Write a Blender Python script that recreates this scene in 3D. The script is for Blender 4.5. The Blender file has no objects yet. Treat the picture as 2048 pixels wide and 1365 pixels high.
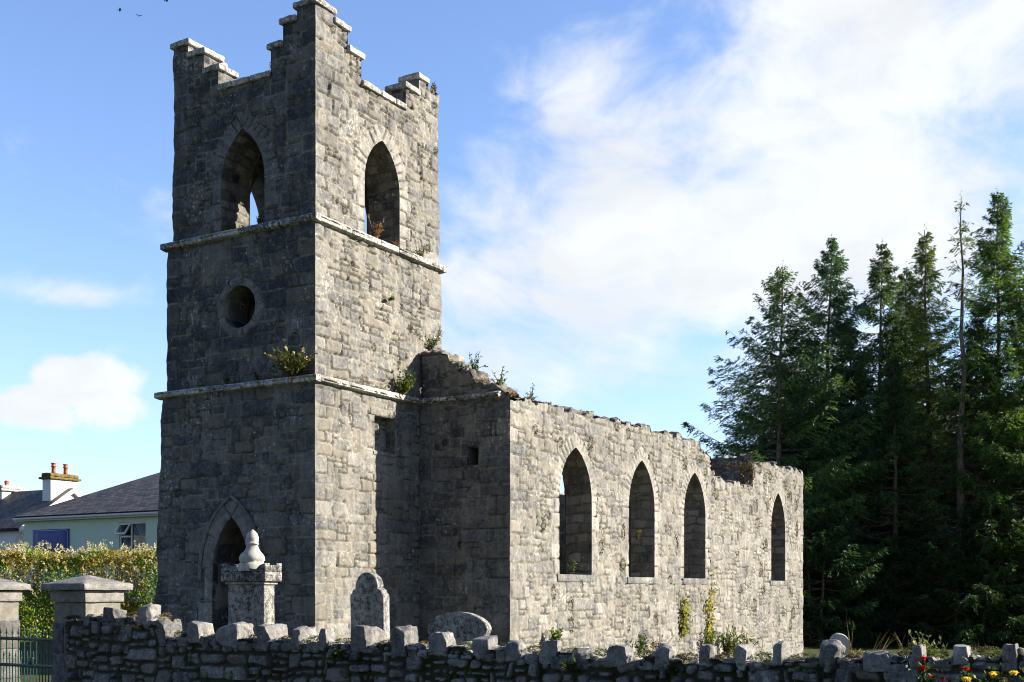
import bpy, bmesh, math, random
import numpy as np
from mathutils import Vector, Matrix

# ------------------------------------------------------------------ camera, sky, sun, exposure
SC = bpy.context.scene
COL = SC.collection
EYE = 1.7
cam_d = bpy.data.cameras.new('camera'); cam = bpy.data.objects.new('camera', cam_d); COL.objects.link(cam)
cam.location = (0, 0, EYE); cam.rotation_euler = (math.radians(90), 0, 0)
cam_d.sensor_width = 36; cam_d.lens = 42.07; cam_d.shift_y = 0.2429
cam_d.clip_start = .1; cam_d.clip_end = 3000
SC.camera = cam
SC.view_settings.view_transform = 'Standard'; SC.view_settings.look = 'None'
SC.view_settings.exposure = 1.5; SC.view_settings.gamma = 1
SC.cycles.filter_width = 1.05; SC.cycles.max_bounces = 6; SC.cycles.diffuse_bounces = 3; SC.cycles.transparent_max_bounces = 6

SUN_DIR = Vector((.998, .064, math.tan(math.radians(23)))).normalized()
sl = bpy.data.lights.new('sun', 'SUN'); sl.energy = 5.0; sl.angle = math.radians(.53); sl.color = (1, .905, .755)
so = bpy.data.objects.new('sun', sl); COL.objects.link(so)
so.rotation_euler = SUN_DIR.to_track_quat('Z', 'Y').to_euler(); so.location = (60, 4, 30)


class NT:
    """tiny node-tree helper"""
    def __init__(s, nt): s.t = nt
    def n(s, typ, ins=None, **props):
        nd = s.t.nodes.new(typ)
        for k, v in props.items(): setattr(nd, k, v)
        for k, v in (ins or {}).items():
            if isinstance(v, bpy.types.NodeSocket): s.t.links.new(v, nd.inputs[k])
            else: nd.inputs[k].default_value = v
        return nd
    def m(s, op, a, b=None, c=None, clamp=False):
        ins = {0: a}
        if b is not None: ins[1] = b
        if c is not None: ins[2] = c
        return s.n('ShaderNodeMath', ins, operation=op, use_clamp=clamp).outputs[0]
    def mix(s, f, a, b, mode='MIX'):
        nd = s.n('ShaderNodeMix', None, data_type='RGBA', blend_type=mode)
        for i, v in ((0, f), (6, a), (7, b)):
            if isinstance(v, bpy.types.NodeSocket): s.t.links.new(v, nd.inputs[i])
            else: nd.inputs[i].default_value = v if i == 0 else (tuple(v) + (1,) if len(v) == 3 else v)
        return nd.outputs[2]
    def noise(s, vec, scale, detail=4, rough=.55, out=0):
        return s.n('ShaderNodeTexNoise', {'Vector': vec, 'Scale': scale, 'Detail': detail, 'Roughness': rough}).outputs[out]
    def ss(s, v, lo, hi, a=0., b=1.):
        return s.n('ShaderNodeMapRange', {0: v, 1: lo, 2: hi, 3: a, 4: b}, interpolation_type='SMOOTHSTEP').outputs[0]
    def ramp(s, v, stops):
        nd = s.n('ShaderNodeValToRGB', {0: v}); cr = nd.color_ramp
        while len(cr.elements) < len(stops): cr.elements.new(.5)
        for e, (p, c) in zip(cr.elements, stops): e.position = p; e.color = (*c, 1)
        return nd.outputs[0]
    def mapv(s, vec, scale=(1, 1, 1), loc=(0, 0, 0)):
        return s.n('ShaderNodeMapping', {'Vector': vec, 'Scale': scale, 'Location': loc}).outputs[0]


wd = bpy.data.worlds.new('World'); SC.world = wd; wd.use_nodes = True
wd.node_tree.nodes.clear(); W = NT(wd.node_tree)
sky = W.n('ShaderNodeTexSky'); sky.sky_type = 'NISHITA'; sky.sun_disc = False
sky.sun_elevation = math.radians(23); sky.sun_rotation = math.radians(86)
sky.air_density = 1.0; sky.dust_density = .3; sky.ozone_density = 2.0
dirv = W.n('ShaderNodeTexCoord').outputs['Generated']
sp = W.n('ShaderNodeSeparateXYZ', {0: dirv})
az = W.m('ARCTAN2', sp.outputs[0], sp.outputs[1])
el = W.m('ARCSINE', sp.outputs[2])
def blob(a0, e0, ra, re_, rot=0.):
    da = W.m('SUBTRACT', az, a0); de = W.m('SUBTRACT', el, e0); c, s = math.cos(rot), math.sin(rot)
    x = W.m('ADD', W.m('MULTIPLY', da, c / ra), W.m('MULTIPLY', de, s / ra))
    y = W.m('ADD', W.m('MULTIPLY', da, -s / re_), W.m('MULTIPLY', de, c / re_))
    d = W.m('SQRT', W.m('ADD', W.m('MULTIPLY', x, x), W.m('MULTIPLY', y, y)))
    return W.ss(d, 0., 1., 1., 0.)
def ae(px, py):
    a = (px - 1024) / 2393; b = (1180 - py) / 2393
    return math.atan(a), math.atan(b * math.cos(math.atan(a)))
wv = W.mapv(dirv, (1, 1, 1.6))
warp = W.n('ShaderNodeTexNoise', {'Vector': wv, 'Scale': 3.5, 'Detail': 3}).outputs['Color']
wv2 = W.n('ShaderNodeVectorMath', {0: wv, 1: W.n('ShaderNodeVectorMath', {0: warp, 'Scale': .22}, operation='SCALE').outputs[0]}, operation='ADD').outputs[0]
n1 = W.noise(wv2, 5.5, 9, .56); n2 = W.noise(wv2, 19, 6, .6)
nn = W.m('ADD', W.m('MULTIPLY', n1, .75), W.m('MULTIPLY', n2, .25))
masks = [(blob(*ae(1640, 400), .46, .32, .12), 1.06), (blob(*ae(2080, 200), .34, .26), .92), (blob(*ae(1230, 430), .25, .24), 1.0),
         (blob(*ae(1230, 720), .24, .08), .82), (blob(*ae(130, 590), .15, .022), .45),
         (blob(*ae(1180, 170), .17, .10, .3), .82), (blob(*ae(1600, 700), .25, .14), .8), (blob(*ae(1010, 540), .18, .10), .78)]
mk = None
for b, k in masks:
    v = W.m('MULTIPLY', b, k); mk = v if mk is None else W.m('MAXIMUM', mk, v)
dens = W.ss(W.m('ADD', mk, W.m('MULTIPLY', W.m('SUBTRACT', nn, .5), 3.0)), .20, .98, 0., .97)
wisp = W.m('MULTIPLY', W.m('MULTIPLY', W.ss(nn, .44, .72), W.ss(az, -.10, .20, .0, .5)), W.ss(az, .6, .9, 1., 0.))
dens = W.m('MAXIMUM', dens, wisp)
cum = W.m('MAXIMUM', blob(*ae(200, 790), .075, .048), W.m('MAXIMUM', blob(*ae(60, 815), .085, .034), blob(*ae(120, 755), .048, .034)))
dens = W.m('MAXIMUM', dens, W.ss(W.m('ADD', cum, W.m('MULTIPLY', W.m('SUBTRACT', W.m('ADD', W.m('MULTIPLY', n1, .4), W.m('MULTIPLY', n2, .6)), .5), 2.2)), .34, .72, 0., .95))
shade = W.ss(W.noise(wv2, 9, 5), .3, .7, 3.25, 3.8)
ccol = W.n('ShaderNodeMix', None, data_type='RGBA')
cc = W.n('ShaderNodeCombineColor', {0: W.m('MULTIPLY', shade, .955), 1: W.m('MULTIPLY', shade, .985), 2: W.m('MULTIPLY', shade, 1.02)}).outputs[0]
skyc = W.mix(1., sky.outputs[0], (.83, .86, 1.02), 'MULTIPLY')
front = W.ss(sp.outputs[1], -.35, .55)     # sky behind the camera dimmed to cut fill light on shaded faces
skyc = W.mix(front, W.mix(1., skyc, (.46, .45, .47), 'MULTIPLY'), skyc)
pale = W.m('MULTIPLY', W.ss(el, .0, .30, .42, 0.), front)           # paler air towards the horizon
skyc = W.mix(pale, skyc, (2.35, 3.2, 4.9))
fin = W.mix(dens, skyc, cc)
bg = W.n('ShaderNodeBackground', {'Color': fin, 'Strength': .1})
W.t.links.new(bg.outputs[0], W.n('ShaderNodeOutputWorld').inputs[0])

# ------------------------------------------------------------------ church frame: X along the nave, Y to the left of it
RV = Vector((.50660, .86218, 0)); LV = Vector((-.86218, .50660, 0))
ANG = math.atan2(RV.y, RV.x)
C0 = Vector((-3.9515, 24., 0))
def cw(X, Y, z=0.): return C0 + RV * X + LV * Y + Vector((0, 0, z))
def sstep(x, a, b):
    t = np.clip((np.asarray(x, float) - a) / (b - a), 0, 1); return t * t * (3 - 2 * t)
def gz(x, y):
    x = np.asarray(x, float); y = np.asarray(y, float)
    rise = 1.7 * sstep(-x, 6, 17) * sstep(y, 43.5, 51)
    fall = -.9 * sstep(y + .6 * x, 26, 52) * sstep(x, -6, 6)
    return rise + fall
def gzf(x, y): return float(gz(x, y))

# ------------------------------------------------------------------ noise
def _h2(ix, iy, s):
    v = np.sin(ix * 127.1 + iy * 311.7 + s * 74.7) * 43758.5453; return v - np.floor(v)
def vn2(x, y, s=0):
    ix, iy = np.floor(x), np.floor(y); fx, fy = x - ix, y - iy
    fx = fx * fx * (3 - 2 * fx); fy = fy * fy * (3 - 2 * fy)
    a = _h2(ix, iy, s) * (1 - fx) + _h2(ix + 1, iy, s) * fx
    b = _h2(ix, iy + 1, s) * (1 - fx) + _h2(ix + 1, iy + 1, s) * fx
    return a * (1 - fy) + b * fy
def fb2(x, y, s=0, o=3):
    r, a, t = 0, .5, 0
    for k in range(o): r = r + a * vn2(x * 2 ** k, y * 2 ** k, s + k * 9.3); t += a; a *= .55
    return r / t
def _h3(ix, iy, iz, s):
    v = np.sin(ix * 127.1 + iy * 311.7 + iz * 211.3 + s * 74.7) * 43758.5453; return v - np.floor(v)
def vn3(p, s=0):
    i = np.floor(p); f = p - i; f = f * f * (3 - 2 * f); r = 0
    for dx in (0, 1):
        for dy in (0, 1):
            for dz in (0, 1):
                w = (f[:, 0] if dx else 1 - f[:, 0]) * (f[:, 1] if dy else 1 - f[:, 1]) * (f[:, 2] if dz else 1 - f[:, 2])
                r = r + w * _h3(i[:, 0] + dx, i[:, 1] + dy, i[:, 2] + dz, s)
    return r
def fb3(p, s=0, o=3):
    r, a, t = 0, .5, 0
    for k in range(o): r = r + a * vn3(p * 2 ** k, s + 5.1 * k); t += a; a *= .5
    return r / t

# ------------------------------------------------------------------ objects
class Acc:
    """collects vertices, faces (quads or tris) and a vertex colour, then links them as ONE mesh object"""
    def __init__(s): s.v = []; s.f = []; s.c = []; s.n = 0
    def add(s, v, f, c=None):
        v = np.asarray(v, float).reshape(-1, 3); f = np.asarray(f, int)
        if len(v) == 0 or len(f) == 0: return
        c = np.tile((.5, 0, .3, 0), (len(v), 1)) if c is None else np.asarray(c, float)
        if c.ndim == 1: c = np.tile(c, (len(v), 1))
        if c.shape[1] == 3: c = np.concatenate([c, np.ones((len(c), 1))], 1)
        s.v.append(v); s.f.append(f + s.n); s.c.append(c); s.n += len(v)
    def mesh(s, name, smooth=True):
        v = np.concatenate(s.v); c = np.concatenate(s.c)
        q = [f for f in s.f if f.shape[1] == 4]; t = [f for f in s.f if f.shape[1] == 3]
        q = np.concatenate(q) if q else np.zeros((0, 4), int); t = np.concatenate(t) if t else np.zeros((0, 3), int)
        me = bpy.data.meshes.new(name)
        me.vertices.add(len(v)); me.vertices.foreach_set('co', v.astype(np.float32).ravel())
        nl = len(q) * 4 + len(t) * 3
        me.loops.add(nl); me.polygons.add(len(q) + len(t))
        me.loops.foreach_set('vertex_index', np.concatenate([q.ravel(), t.ravel()]).astype(np.int32))
        ls = np.concatenate([np.arange(len(q)) * 4, len(q) * 4 + np.arange(len(t)) * 3])
        me.polygons.foreach_set('loop_start', ls.astype(np.int32))
        me.polygons.foreach_set('use_smooth', np.full(len(ls), smooth))
        a = me.color_attributes.new('Col', 'FLOAT_COLOR', 'POINT'); a.data.foreach_set('color', c.astype(np.float32).ravel())
        me.update(calc_edges=True); me.validate()
        return me
    def build(s, name, mat, parent=None, smooth=True):
        me = s.mesh(name, smooth); me.materials.append(mat)
        o = bpy.data.objects.new(name, me); COL.objects.link(o)
        if parent: o.parent = parent
        return o
def tag(o, label=None, cat=None, group=None, kind=None):
    for k, v in (('label', label), ('category', cat), ('group', group), ('kind', kind)):
        if v: o[k] = v
    return o
def empty(name, loc, rz=0., label=None, cat=None, group=None):
    o = bpy.data.objects.new(name, None); COL.objects.link(o); o.location = loc; o.rotation_euler = (0, 0, rz)
    o.empty_display_size = .3
    return tag(o, label, cat, group)
def copy_tree(o, parent=None):
    kids = list(o.children)
    c = o.copy(); COL.objects.link(c)
    if parent: c.parent = parent
    for k in kids: copy_tree(k, c)
    return c

def grid_faces(nu, nv):
    i = np.arange(nu - 1)[:, None]; j = np.arange(nv - 1)[None, :]
    a = (i * nv + j).ravel(); return np.stack([a, a + nv, a + nv + 1, a + 1], 1)
def box(acc, lo, hi, n=.08, rad=.012, amp=.006, ns=9., seed=0, col=(.5, 0, .3, 0), shape=None):
    """a stone block: rounded arrises, a worn uneven surface; shape(p) may bend it"""
    lo = np.array(lo, float); hi = np.array(hi, float); ce = (lo + hi) / 2; hs = (hi - lo) / 2
    nn = np.clip(np.ceil((hi - lo) / n).astype(int), 2, 60)
    rad = min(rad, hs.min() * .9)
    for ax in range(3):
        b, c = (ax + 1) % 3, (ax + 2) % 3
        for sg in (-1, 1):
            def lin(k):
                m = nn[k] + 1; t = np.linspace(-1, 1, m)
                e = 1 - rad / hs[k] * .5
                return np.unique(np.concatenate([t[np.abs(t) < e - .02], [-1, -e, e, 1]]))
            tb, tc = lin(b), lin(c)
            B, Cc = np.meshgrid(tb, tc, indexing='ij')
            p = np.zeros((B.size, 3)); p[:, ax] = sg * hs[ax]; p[:, b] = B.ravel() * hs[b]; p[:, c] = Cc.ravel() * hs[c]
            inn = np.clip(p, -(hs - rad), hs - rad); d = p - inn; L = np.linalg.norm(d, axis=1, keepdims=True)
            p = inn + d / np.maximum(L, 1e-9) * rad
            nrm = d / np.maximum(L, 1e-9)
            q = p + ce
            q = q + nrm * ((fb3(q * ns, seed) - .5) * 2 * amp)[:, None]
            if shape is not None: q = shape(q)
            f = grid_faces(len(tb), len(tc))
            if sg < 0: f = f[:, ::-1]
            acc.add(q, f, col)
def plainbox(acc, lo, hi, col=(.5, 0, .3, 0)):
    x0, y0, z0 = lo; x1, y1, z1 = hi
    v = [(x0, y0, z0), (x1, y0, z0), (x1, y1, z0), (x0, y1, z0), (x0, y0, z1), (x1, y0, z1), (x1, y1, z1), (x0, y1, z1)]
    for f in ((0, 3, 2, 1), (4, 5, 6, 7), (0, 1, 5, 4), (1, 2, 6, 5), (2, 3, 7, 6), (3, 0, 4, 7)):
        acc.add([v[i] for i in f], [(0, 1, 2, 3)], col)
def tube(acc, pts, rads, sides=8, col=(.5, .5, .5, 1), cap=True):
    pts = np.asarray(pts, float); rads = np.broadcast_to(rads, (len(pts),)); n = len(pts)
    tg = np.gradient(pts, axis=0); tg /= np.maximum(np.linalg.norm(tg, axis=1, keepdims=True), 1e-9)
    up = np.array([0, 0, 1.]) if abs(tg[0][2]) < .9 else np.array([1., 0, 0])
    a = np.cross(tg, up); a /= np.maximum(np.linalg.norm(a, axis=1, keepdims=True), 1e-9); b = np.cross(tg, a)
    th = np.linspace(0, 2 * np.pi, sides, endpoint=False)
    v = pts[:, None] + rads[:, None, None] * (np.cos(th)[None, :, None] * a[:, None] + np.sin(th)[None, :, None] * b[:, None])
    f = []
    for i in range(n - 1):
        for k in range(sides):
            k2 = (k + 1) % sides; f.append((i * sides + k, i * sides + k2, (i + 1) * sides + k2, (i + 1) * sides + k))
    acc.add(v.reshape(-1, 3), f, col)
    if cap:
        for i in (0, n - 1):
            vv = np.concatenate([v[i], pts[i][None]]); acc.add(vv, [(k, (k + 1) % sides, sides) for k in range(sides)], col)
def lathe(acc, prof, sides=20, col=(.5, 0, .3, 0), sq=None):
    prof = np.asarray(prof, float); th = np.linspace(0, 2 * np.pi, sides + 1)
    v = np.stack([prof[:, 0][:, None] * np.cos(th), prof[:, 0][:, None] * np.sin(th), np.repeat(prof[:, 1][:, None], sides + 1, 1)], -1)
    acc.add(v.reshape(-1, 3), grid_faces(len(prof), sides + 1)[:, ::-1], col)

# ------------------------------------------------------------------ materials
MATS = {}
def new_mat(name):
    m = bpy.data.materials.new(name); m.use_nodes = True; m.node_tree.nodes.clear()
    T = NT(m.node_tree); b = T.n('ShaderNodeBsdfPrincipled'); T.n('ShaderNodeOutputMaterial', {0: b.outputs[0]})
    b.inputs['Roughness'].default_value = .9; b.inputs['Specular IOR Level'].default_value = .2
    return m, T, b
def stone_mat(name, ramp, tan, mortar, lich=.64, lichcol=(.56, .54, .48), bump=.55, moss=0., streak=.5, speck=1.):
    m, T, b = new_mat(name)
    oc = T.n('ShaderNodeTexCoord').outputs['Object']
    at = T.n('ShaderNodeAttribute', attribute_name='Col'); se = T.n('ShaderNodeSeparateColor', {0: at.outputs['Color']})
    tone, mort, hue, gap = se.outputs[0], se.outputs[1], se.outputs[2], at.outputs['Alpha']
    a1 = T.noise(oc, 2.6, 5, .6); a2 = T.noise(oc, 11, 5, .65); a3 = T.noise(oc, 48, 4, .7); a4 = T.noise(oc, .55, 3)
    t2 = T.m('ADD', tone, T.m('MULTIPLY', T.m('SUBTRACT', a1, .5), .75))
    t2 = T.m('ADD', t2, T.m('MULTIPLY', T.m('SUBTRACT', a2, .5), .95 * speck))
    t2 = T.m('ADD', t2, T.m('MULTIPLY', T.m('SUBTRACT', a3, .5), 1.0 * speck))
    t2 = T.m('ADD', t2, T.m('MULTIPLY', T.m('SUBTRACT', a4, .5), .5))
    c = T.ramp(t2, ramp)
    hw = T.ss(T.m('ADD', hue, T.m('MULTIPLY', T.m('SUBTRACT', a1, .5), .8)), .45, .95, 0., .55)
    c = T.mix(hw, c, tan)
    mc = T.mix(T.ss(a2, .3, .7), tuple(x * .75 for x in mortar), tuple(x * 1.15 for x in mortar))
    c = T.mix(mort, c, mc)
    if streak:
        sv = T.noise(T.mapv(oc, (5, 5, .45)), 1., 5, .65)
        c = T.mix(T.ss(sv, .44, .70, 0., streak), c, T.mix(1., c, (.45, .47, .50), 'MULTIPLY'))
        bl = T.noise(T.mapv(oc, (1, 1, .6), (4, 4, 4)), 1.7, 5, .7); c = T.mix(T.ss(bl, .5, .68, 0., streak), c, T.mix(1., c, (.60, .62, .66), 'MULTIPLY'))
    # lichen: pale crusts with ragged edges, in colonies
    lz = T.m('ADD', T.noise(oc, 13, 6, .7), T.m('MULTIPLY', T.m('SUBTRACT', T.noise(oc, 1.1, 3), .5), .42))
    c = T.mix(T.ss(lz, lich, lich + .05, 0., .9), c, lichcol)
    oz = T.m('ADD', T.noise(T.mapv(oc, (1, 1, 1), (7, 3, 1)), 8, 4, .7), T.m('MULTIPLY', T.m('SUBTRACT', T.noise(T.mapv(oc, (1, 1, 1), (3, 9, 2)), .9, 2), .5), .4))
    c = T.mix(T.ss(oz, .74, .80, 0., .8), c, (.42, .22, .05))
    if moss:
        mz = T.m('ADD', T.noise(oc, 3.2, 5, .65), T.m('MULTIPLY', gap, .22))
        c = T.mix(T.ss(mz, 1 - moss, 1 - moss + .1, 0., .95), c, T.mix(a3, (.018, .03, .008), (.06, .075, .018)))
    c = T.mix(T.m('MULTIPLY', gap, .85), c, (.02, .018, .014))
    T.t.links.new(c, b.inputs['Base Color'])
    hgt = T.m('ADD', T.m('MULTIPLY', a2, .6), T.m('MULTIPLY', a3, .4))
    bp = T.n('ShaderNodeBump', {'Height': hgt, 'Strength': bump, 'Distance': .03})
    T.t.links.new(bp.outputs[0], b.inputs['Normal'])
    MATS[name] = m; return m
R_MAS = [(0., (.026, .029, .036)), (.3, (.070, .073, .080)), (.6, (.165, .162, .155)), (1., (.32, .305, .275))]
M_STONE = stone_mat('limestone_rubble', R_MAS, (.19, .17, .135), (.225, .208, .175), lich=.62, lichcol=(.40,.39,.35))
R_COP = [(0., (.06, .06, .058)), (.3, (.15, .147, .14)), (.6, (.29, .28, .26)), (1., (.42, .40, .37))]
M_COPE = stone_mat('weathered_coping', R_COP, (.40, .36, .29), (.2, .19, .16), lich=.505, lichcol=(.56, .55, .51), streak=.75, speck=1.7)
M_DRY = stone_mat('dry_stone', [(0., (.045, .044, .043)), (.32, (.125, .121, .116)), (.6, (.225, .218, .206)), (1., (.33, .32, .30))], (.17, .155, .125), (.075, .068, .05), lich=.63, lichcol=(.38, .375, .36), moss=.42, streak=.25, speck=1.5)
M_ROCK = stone_mat('coping_rock', [(0., (.060, .059, .059)), (.35, (.128, .125, .123)), (.65, (.205, .198, .19)), (1., (.31, .30, .28))], (.24, .215, .18), (.2, .19, .16), lich=.66, lichcol=(.40, .39, .37), moss=.24, streak=.3, speck=1.5)
M_GRAVE = stone_mat('old_gravestone', [(0., (.03, .03, .03)), (.28, (.10, .098, .095)), (.5, (.27, .265, .25)), (1., (.42, .41, .385))], (.24, .22, .19), (.2, .2, .2), lich=.58, lichcol=(.34, .33, .31), streak=.6, bump=.35, speck=1.75)
M_URN = stone_mat('pale_limestone', [(0., (.16, .158, .15)), (.35, (.34, .333, .315)), (.6, (.43, .42, .39)), (1., (.50, .485, .45))], (.42, .39, .34), (.4, .4, .4), lich=.68, streak=.6, bump=.5)

def leaf_mat(name, trans=.35, rough=.55, rnd=0.):
    m = bpy.data.materials.new(name); m.use_nodes = True; m.node_tree.nodes.clear(); T = NT(m.node_tree)
    at = T.n('ShaderNodeAttribute', attribute_name='Col').outputs['Color']
    if rnd:
        r = T.n('ShaderNodeObjectInfo').outputs['Random']
        at = T.mix(1., at, T.ramp(r, [(0, (1 - rnd, 1 - rnd * .6, 1.05)), (.5, (1, 1, 1)), (1, (1 + rnd, 1 + rnd * .7, 1 - rnd * .5))]), 'MULTIPLY')
    b = T.n('ShaderNodeBsdfPrincipled', {'Base Color': at, 'Roughness': rough, 'Specular IOR Level': .25})
    tr = T.n('ShaderNodeBsdfTranslucent', {'Color': T.mix(1., at, (1.25, 1.25, .6), 'MULTIPLY')})
    mx = T.n('ShaderNodeMixShader', {0: trans, 1: b.outputs[0], 2: tr.outputs[0]})
    T.n('ShaderNodeOutputMaterial', {0: mx.outputs[0]}); return m
M_LEAF = leaf_mat('leaf'); M_NEEDLE = leaf_mat('needles', .30, .6, .22)
def simple_mat(name, c1, c2, scale=6, rough=.8, bump=.0, spec=.3, coord='Object', mapping=(1, 1, 1)):
    m, T, b = new_mat(name); oc = T.mapv(T.n('ShaderNodeTexCoord').outputs[coord], mapping)
    nz = T.noise(oc, scale, 6, .65)
    T.t.links.new(T.mix(T.ss(nz, .3, .7), c1, c2), b.inputs['Base Color'])
    b.inputs['Roughness'].default_value = rough; b.inputs['Specular IOR Level'].default_value = spec
    if bump:
        bp = T.n('ShaderNodeBump', {'Height': nz, 'Strength': bump, 'Distance': .03}); T.t.links.new(bp.outputs[0], b.inputs['Normal'])
    return m
M_BARK = simple_mat('spruce_bark', (.06, .045, .035), (.24, .19, .15), 3, .95, .6, .1, mapping=(3, 3, .8))
M_DARK = simple_mat('dark_plumage', (.012, .012, .015), (.02, .02, .022))
M_IRON = simple_mat('green_gate_paint', (.003, .032, .024), (.006, .06, .043), 14, .4, .1, .5)

# ------------------------------------------------------------------ ground
def make_ground():
    m, T, b = new_mat('churchyard_grass'); oc = T.n('ShaderNodeTexCoord').outputs['Object']
    a = T.noise(oc, .35, 4); d = T.noise(oc, 6, 6, .7)
    c = T.mix(T.ss(a, .35, .65), (.025, .038, .010), (.05, .055, .02)); c = T.mix(T.ss(d, .35, .7), c, T.mix(1., c, (1.7, 1.6, 1.4), 'MULTIPLY'))
    T.t.links.new(c, b.inputs['Base Color'])
    bp = T.n('ShaderNodeBump', {'Height': d, 'Strength': .9, 'Distance': .1}); T.t.links.new(bp.outputs[0], b.inputs['Normal'])
    def axis(lo, hi): 
        return np.unique(np.concatenate([np.linspace(-1200, lo, 12), np.linspace(lo, hi, 90), np.linspace(hi, 1200, 12)]))
    xs, ys = axis(-50, 60), axis(-12, 110)
    X, Y = np.meshgrid(xs, ys, indexing='ij')
    near = sstep(np.hypot(X, Y - 30), 140, 20)
    Z = gz(X, Y) * near + (fb2(X * .4, Y * .4, 3) - .5) * .25 * near
    A = Acc(); A.add(np.stack([X, Y, Z], -1).reshape(-1, 3), grid_faces(len(xs), len(ys)))
    tag(A.build('ground', m), kind='structure')
make_ground()

# ------------------------------------------------------------------ masonry
def layout(W, H, c, rng, hs=(2, 3, 3, 4, 4, 5), wr=(1.1, 3.0), quoin=(False, False), qseed=5, z0=0.):
    """random snecked rubble: rectangles packed on a grid of cell c"""
    nx, ny = max(2, int(math.ceil(W / c)) + 4), int(math.ceil(H / c)) + 4
    g = -np.ones((nx, ny), int); rects = []
    def put(i, j, w, h):
        g[i:i + w, j:j + h] = len(rects); rects.append((i, j, i + w, j + h))
    for side in (0, 1):
        if not quoin[side]: continue
        r2 = random.Random(qseed); j = 0; k = side
        wc = int(round(W / c))
        while j < ny:
            h = min(r2.choice((4, 5, 6, 6, 7)), ny - j); w = r2.choice((10, 11, 13)) if k % 2 else r2.choice((6, 7)); k += 1
            w = min(w, nx // 3)
            if side == 0: put(0, j, w, h)
            else: put(max(0, wc - w), j, nx - max(0, wc - w), h)
            j += h
    last = {}
    for j in range(ny):
        for i in range(nx):
            if g[i, j] >= 0: continue
            h = rng.choice(hs)
            if i > 0 and rng.random() < .45 and g[i - 1, j] >= 0:
                hh = rects[g[i - 1, j]][3] - j
                if 2 <= hh <= 6: h = hh
            run = 0
            while i + run < nx and g[i + run, j] < 0 and run < 14: run += 1
            w = max(2, int(round(h * rng.uniform(*wr))))
            if rng.random() < .12: w, h = max(2, w // 2), max(2, h // 2 + 1)
            if run - w <= 1: w = run
            w = min(w, run); h = min(h, ny - j)
            ok = False
            while not ok and h > 1:
                ok = (g[i:i + w, j:j + h] < 0).all()
                if not ok: h -= 1
            put(i, j, w, max(1, h))
    return g, np.array(rects, float)

class Arch:
    dress = False
    def __init__(s, uc, v0, a, vs, va, rw=.3, vl=.14, jl=.32, ringj=True):
        s.uc, s.v0, s.a, s.vs, s.va, s.rw, s.vl, s.jl, s.ringj = uc, v0, a, vs, va, rw, vl, jl, ringj
        h = va - vs; s.c = (h * h - a * a) / (2 * a); s.R = a + s.c
    def sd(s, u, v):
        x = np.abs(u - s.uc); up = v > s.vs
        d = np.where(up, np.hypot(x + s.c, np.maximum(v - s.vs, 0)) - s.R, x - s.a)
        return np.maximum(d, s.v0 - v)
    def ring(s, u, v):
        """radial distance, running length, stone id, ring half extent"""
        x = np.abs(u - s.uc); up = v > s.vs
        r = np.where(up, np.hypot(x + s.c, np.maximum(v - s.vs, 0)) - s.R, x - s.a)
        th = np.arctan2(np.maximum(v - s.vs, 0), x + s.c) * s.R
        thmax = math.atan2(s.va - s.vs, s.c) * s.R; n = max(2, round(thmax / s.vl)); L = thmax / n
        nj = max(2, round((s.vs - s.v0) / s.jl)); LJ = (s.vs - s.v0) / nj
        sv = np.where(up, th / L, (v - s.v0) / LJ)
        k = np.floor(sv); fr = sv - k; seg = np.where(up, L * (1 + np.maximum(r, 0) / s.R), LJ)
        ed = np.minimum(fr, 1 - fr) * seg
        kid = np.where(up, 100 + k, k) + np.where(u > s.uc, 1000, 0)
        rw = np.where(up, s.rw * (1 + .10 * (np.mod(k, 2) - .5)), s.rw * np.where(np.mod(k, 2) > .5, 1.25, .75))
        inr = (r > -1) & (r < rw) & (v > s.v0)
        if not s.ringj: inr &= up
        return inr, r, ed, kid, rw
    def poly(s, g):
        n1 = max(2, int((s.vs - s.v0) / g)); tm = math.atan2(s.va - s.vs, s.c); n2 = max(4, int(tm * s.R / g))
        L = [(s.uc - s.a, v) for v in np.linspace(s.v0, s.vs, n1, endpoint=False)]
        L += [(s.uc + s.c - s.R * math.cos(t), s.vs + s.R * math.sin(t)) for t in np.linspace(0, tm, n2)]
        Rr = [(2 * s.uc - u, v) for u, v in L[::-1]][1:]
        return np.array(L + Rr)
    closed = False
class Circ:
    closed = True; dress = False
    def __init__(s, uc, vc, r, rw, n=10): s.uc, s.vc, s.r, s.rw, s.n = uc, vc, r, rw, n
    def sd(s, u, v): return np.hypot(u - s.uc, v - s.vc) - s.r
    def ring(s, u, v):
        r = np.hypot(u - s.uc, v - s.vc) - s.r; th = (np.arctan2(v - s.vc, u - s.uc) / (2 * np.pi) + .5) * s.n
        k = np.floor(th); fr = th - k; ed = np.minimum(fr, 1 - fr) * 2 * np.pi * (s.r + s.rw) / s.n
        return (r < s.rw), r, ed, k, np.full_like(r, s.rw)
    def poly(s, g):
        t = np.linspace(np.pi, -np.pi, max(24, int(2 * np.pi * s.r / g)) + 1)
        return np.stack([s.uc + s.r * np.cos(t), s.vc + s.r * np.sin(t)], 1)
class Rect:
    closed = True; rw = 0
    def __init__(s, u0, u1, v0, v1): s.b = (u0, u1, v0, v1)
    def sd(s, u, v):
        u0, u1, v0, v1 = s.b; return np.maximum(np.maximum(u0 - u, u - u1), np.maximum(v0 - v, v - v1))
    ring = None
    def poly(s, g):
        u0, u1, v0, v1 = s.b; P = [(u0, v0), (u0, v1), (u1, v1), (u1, v0), (u0, v0)]; out = []
        for a, b in zip(P[:-1], P[1:]):
            n = max(1, int(math.hypot(b[0] - a[0], b[1] - a[1]) / g))
            out += [(a[0] + (b[0] - a[0]) * k / n, a[1] + (b[1] - a[1]) * k / n) for k in range(n)]
        return np.array(out + [P[-1]])

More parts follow.
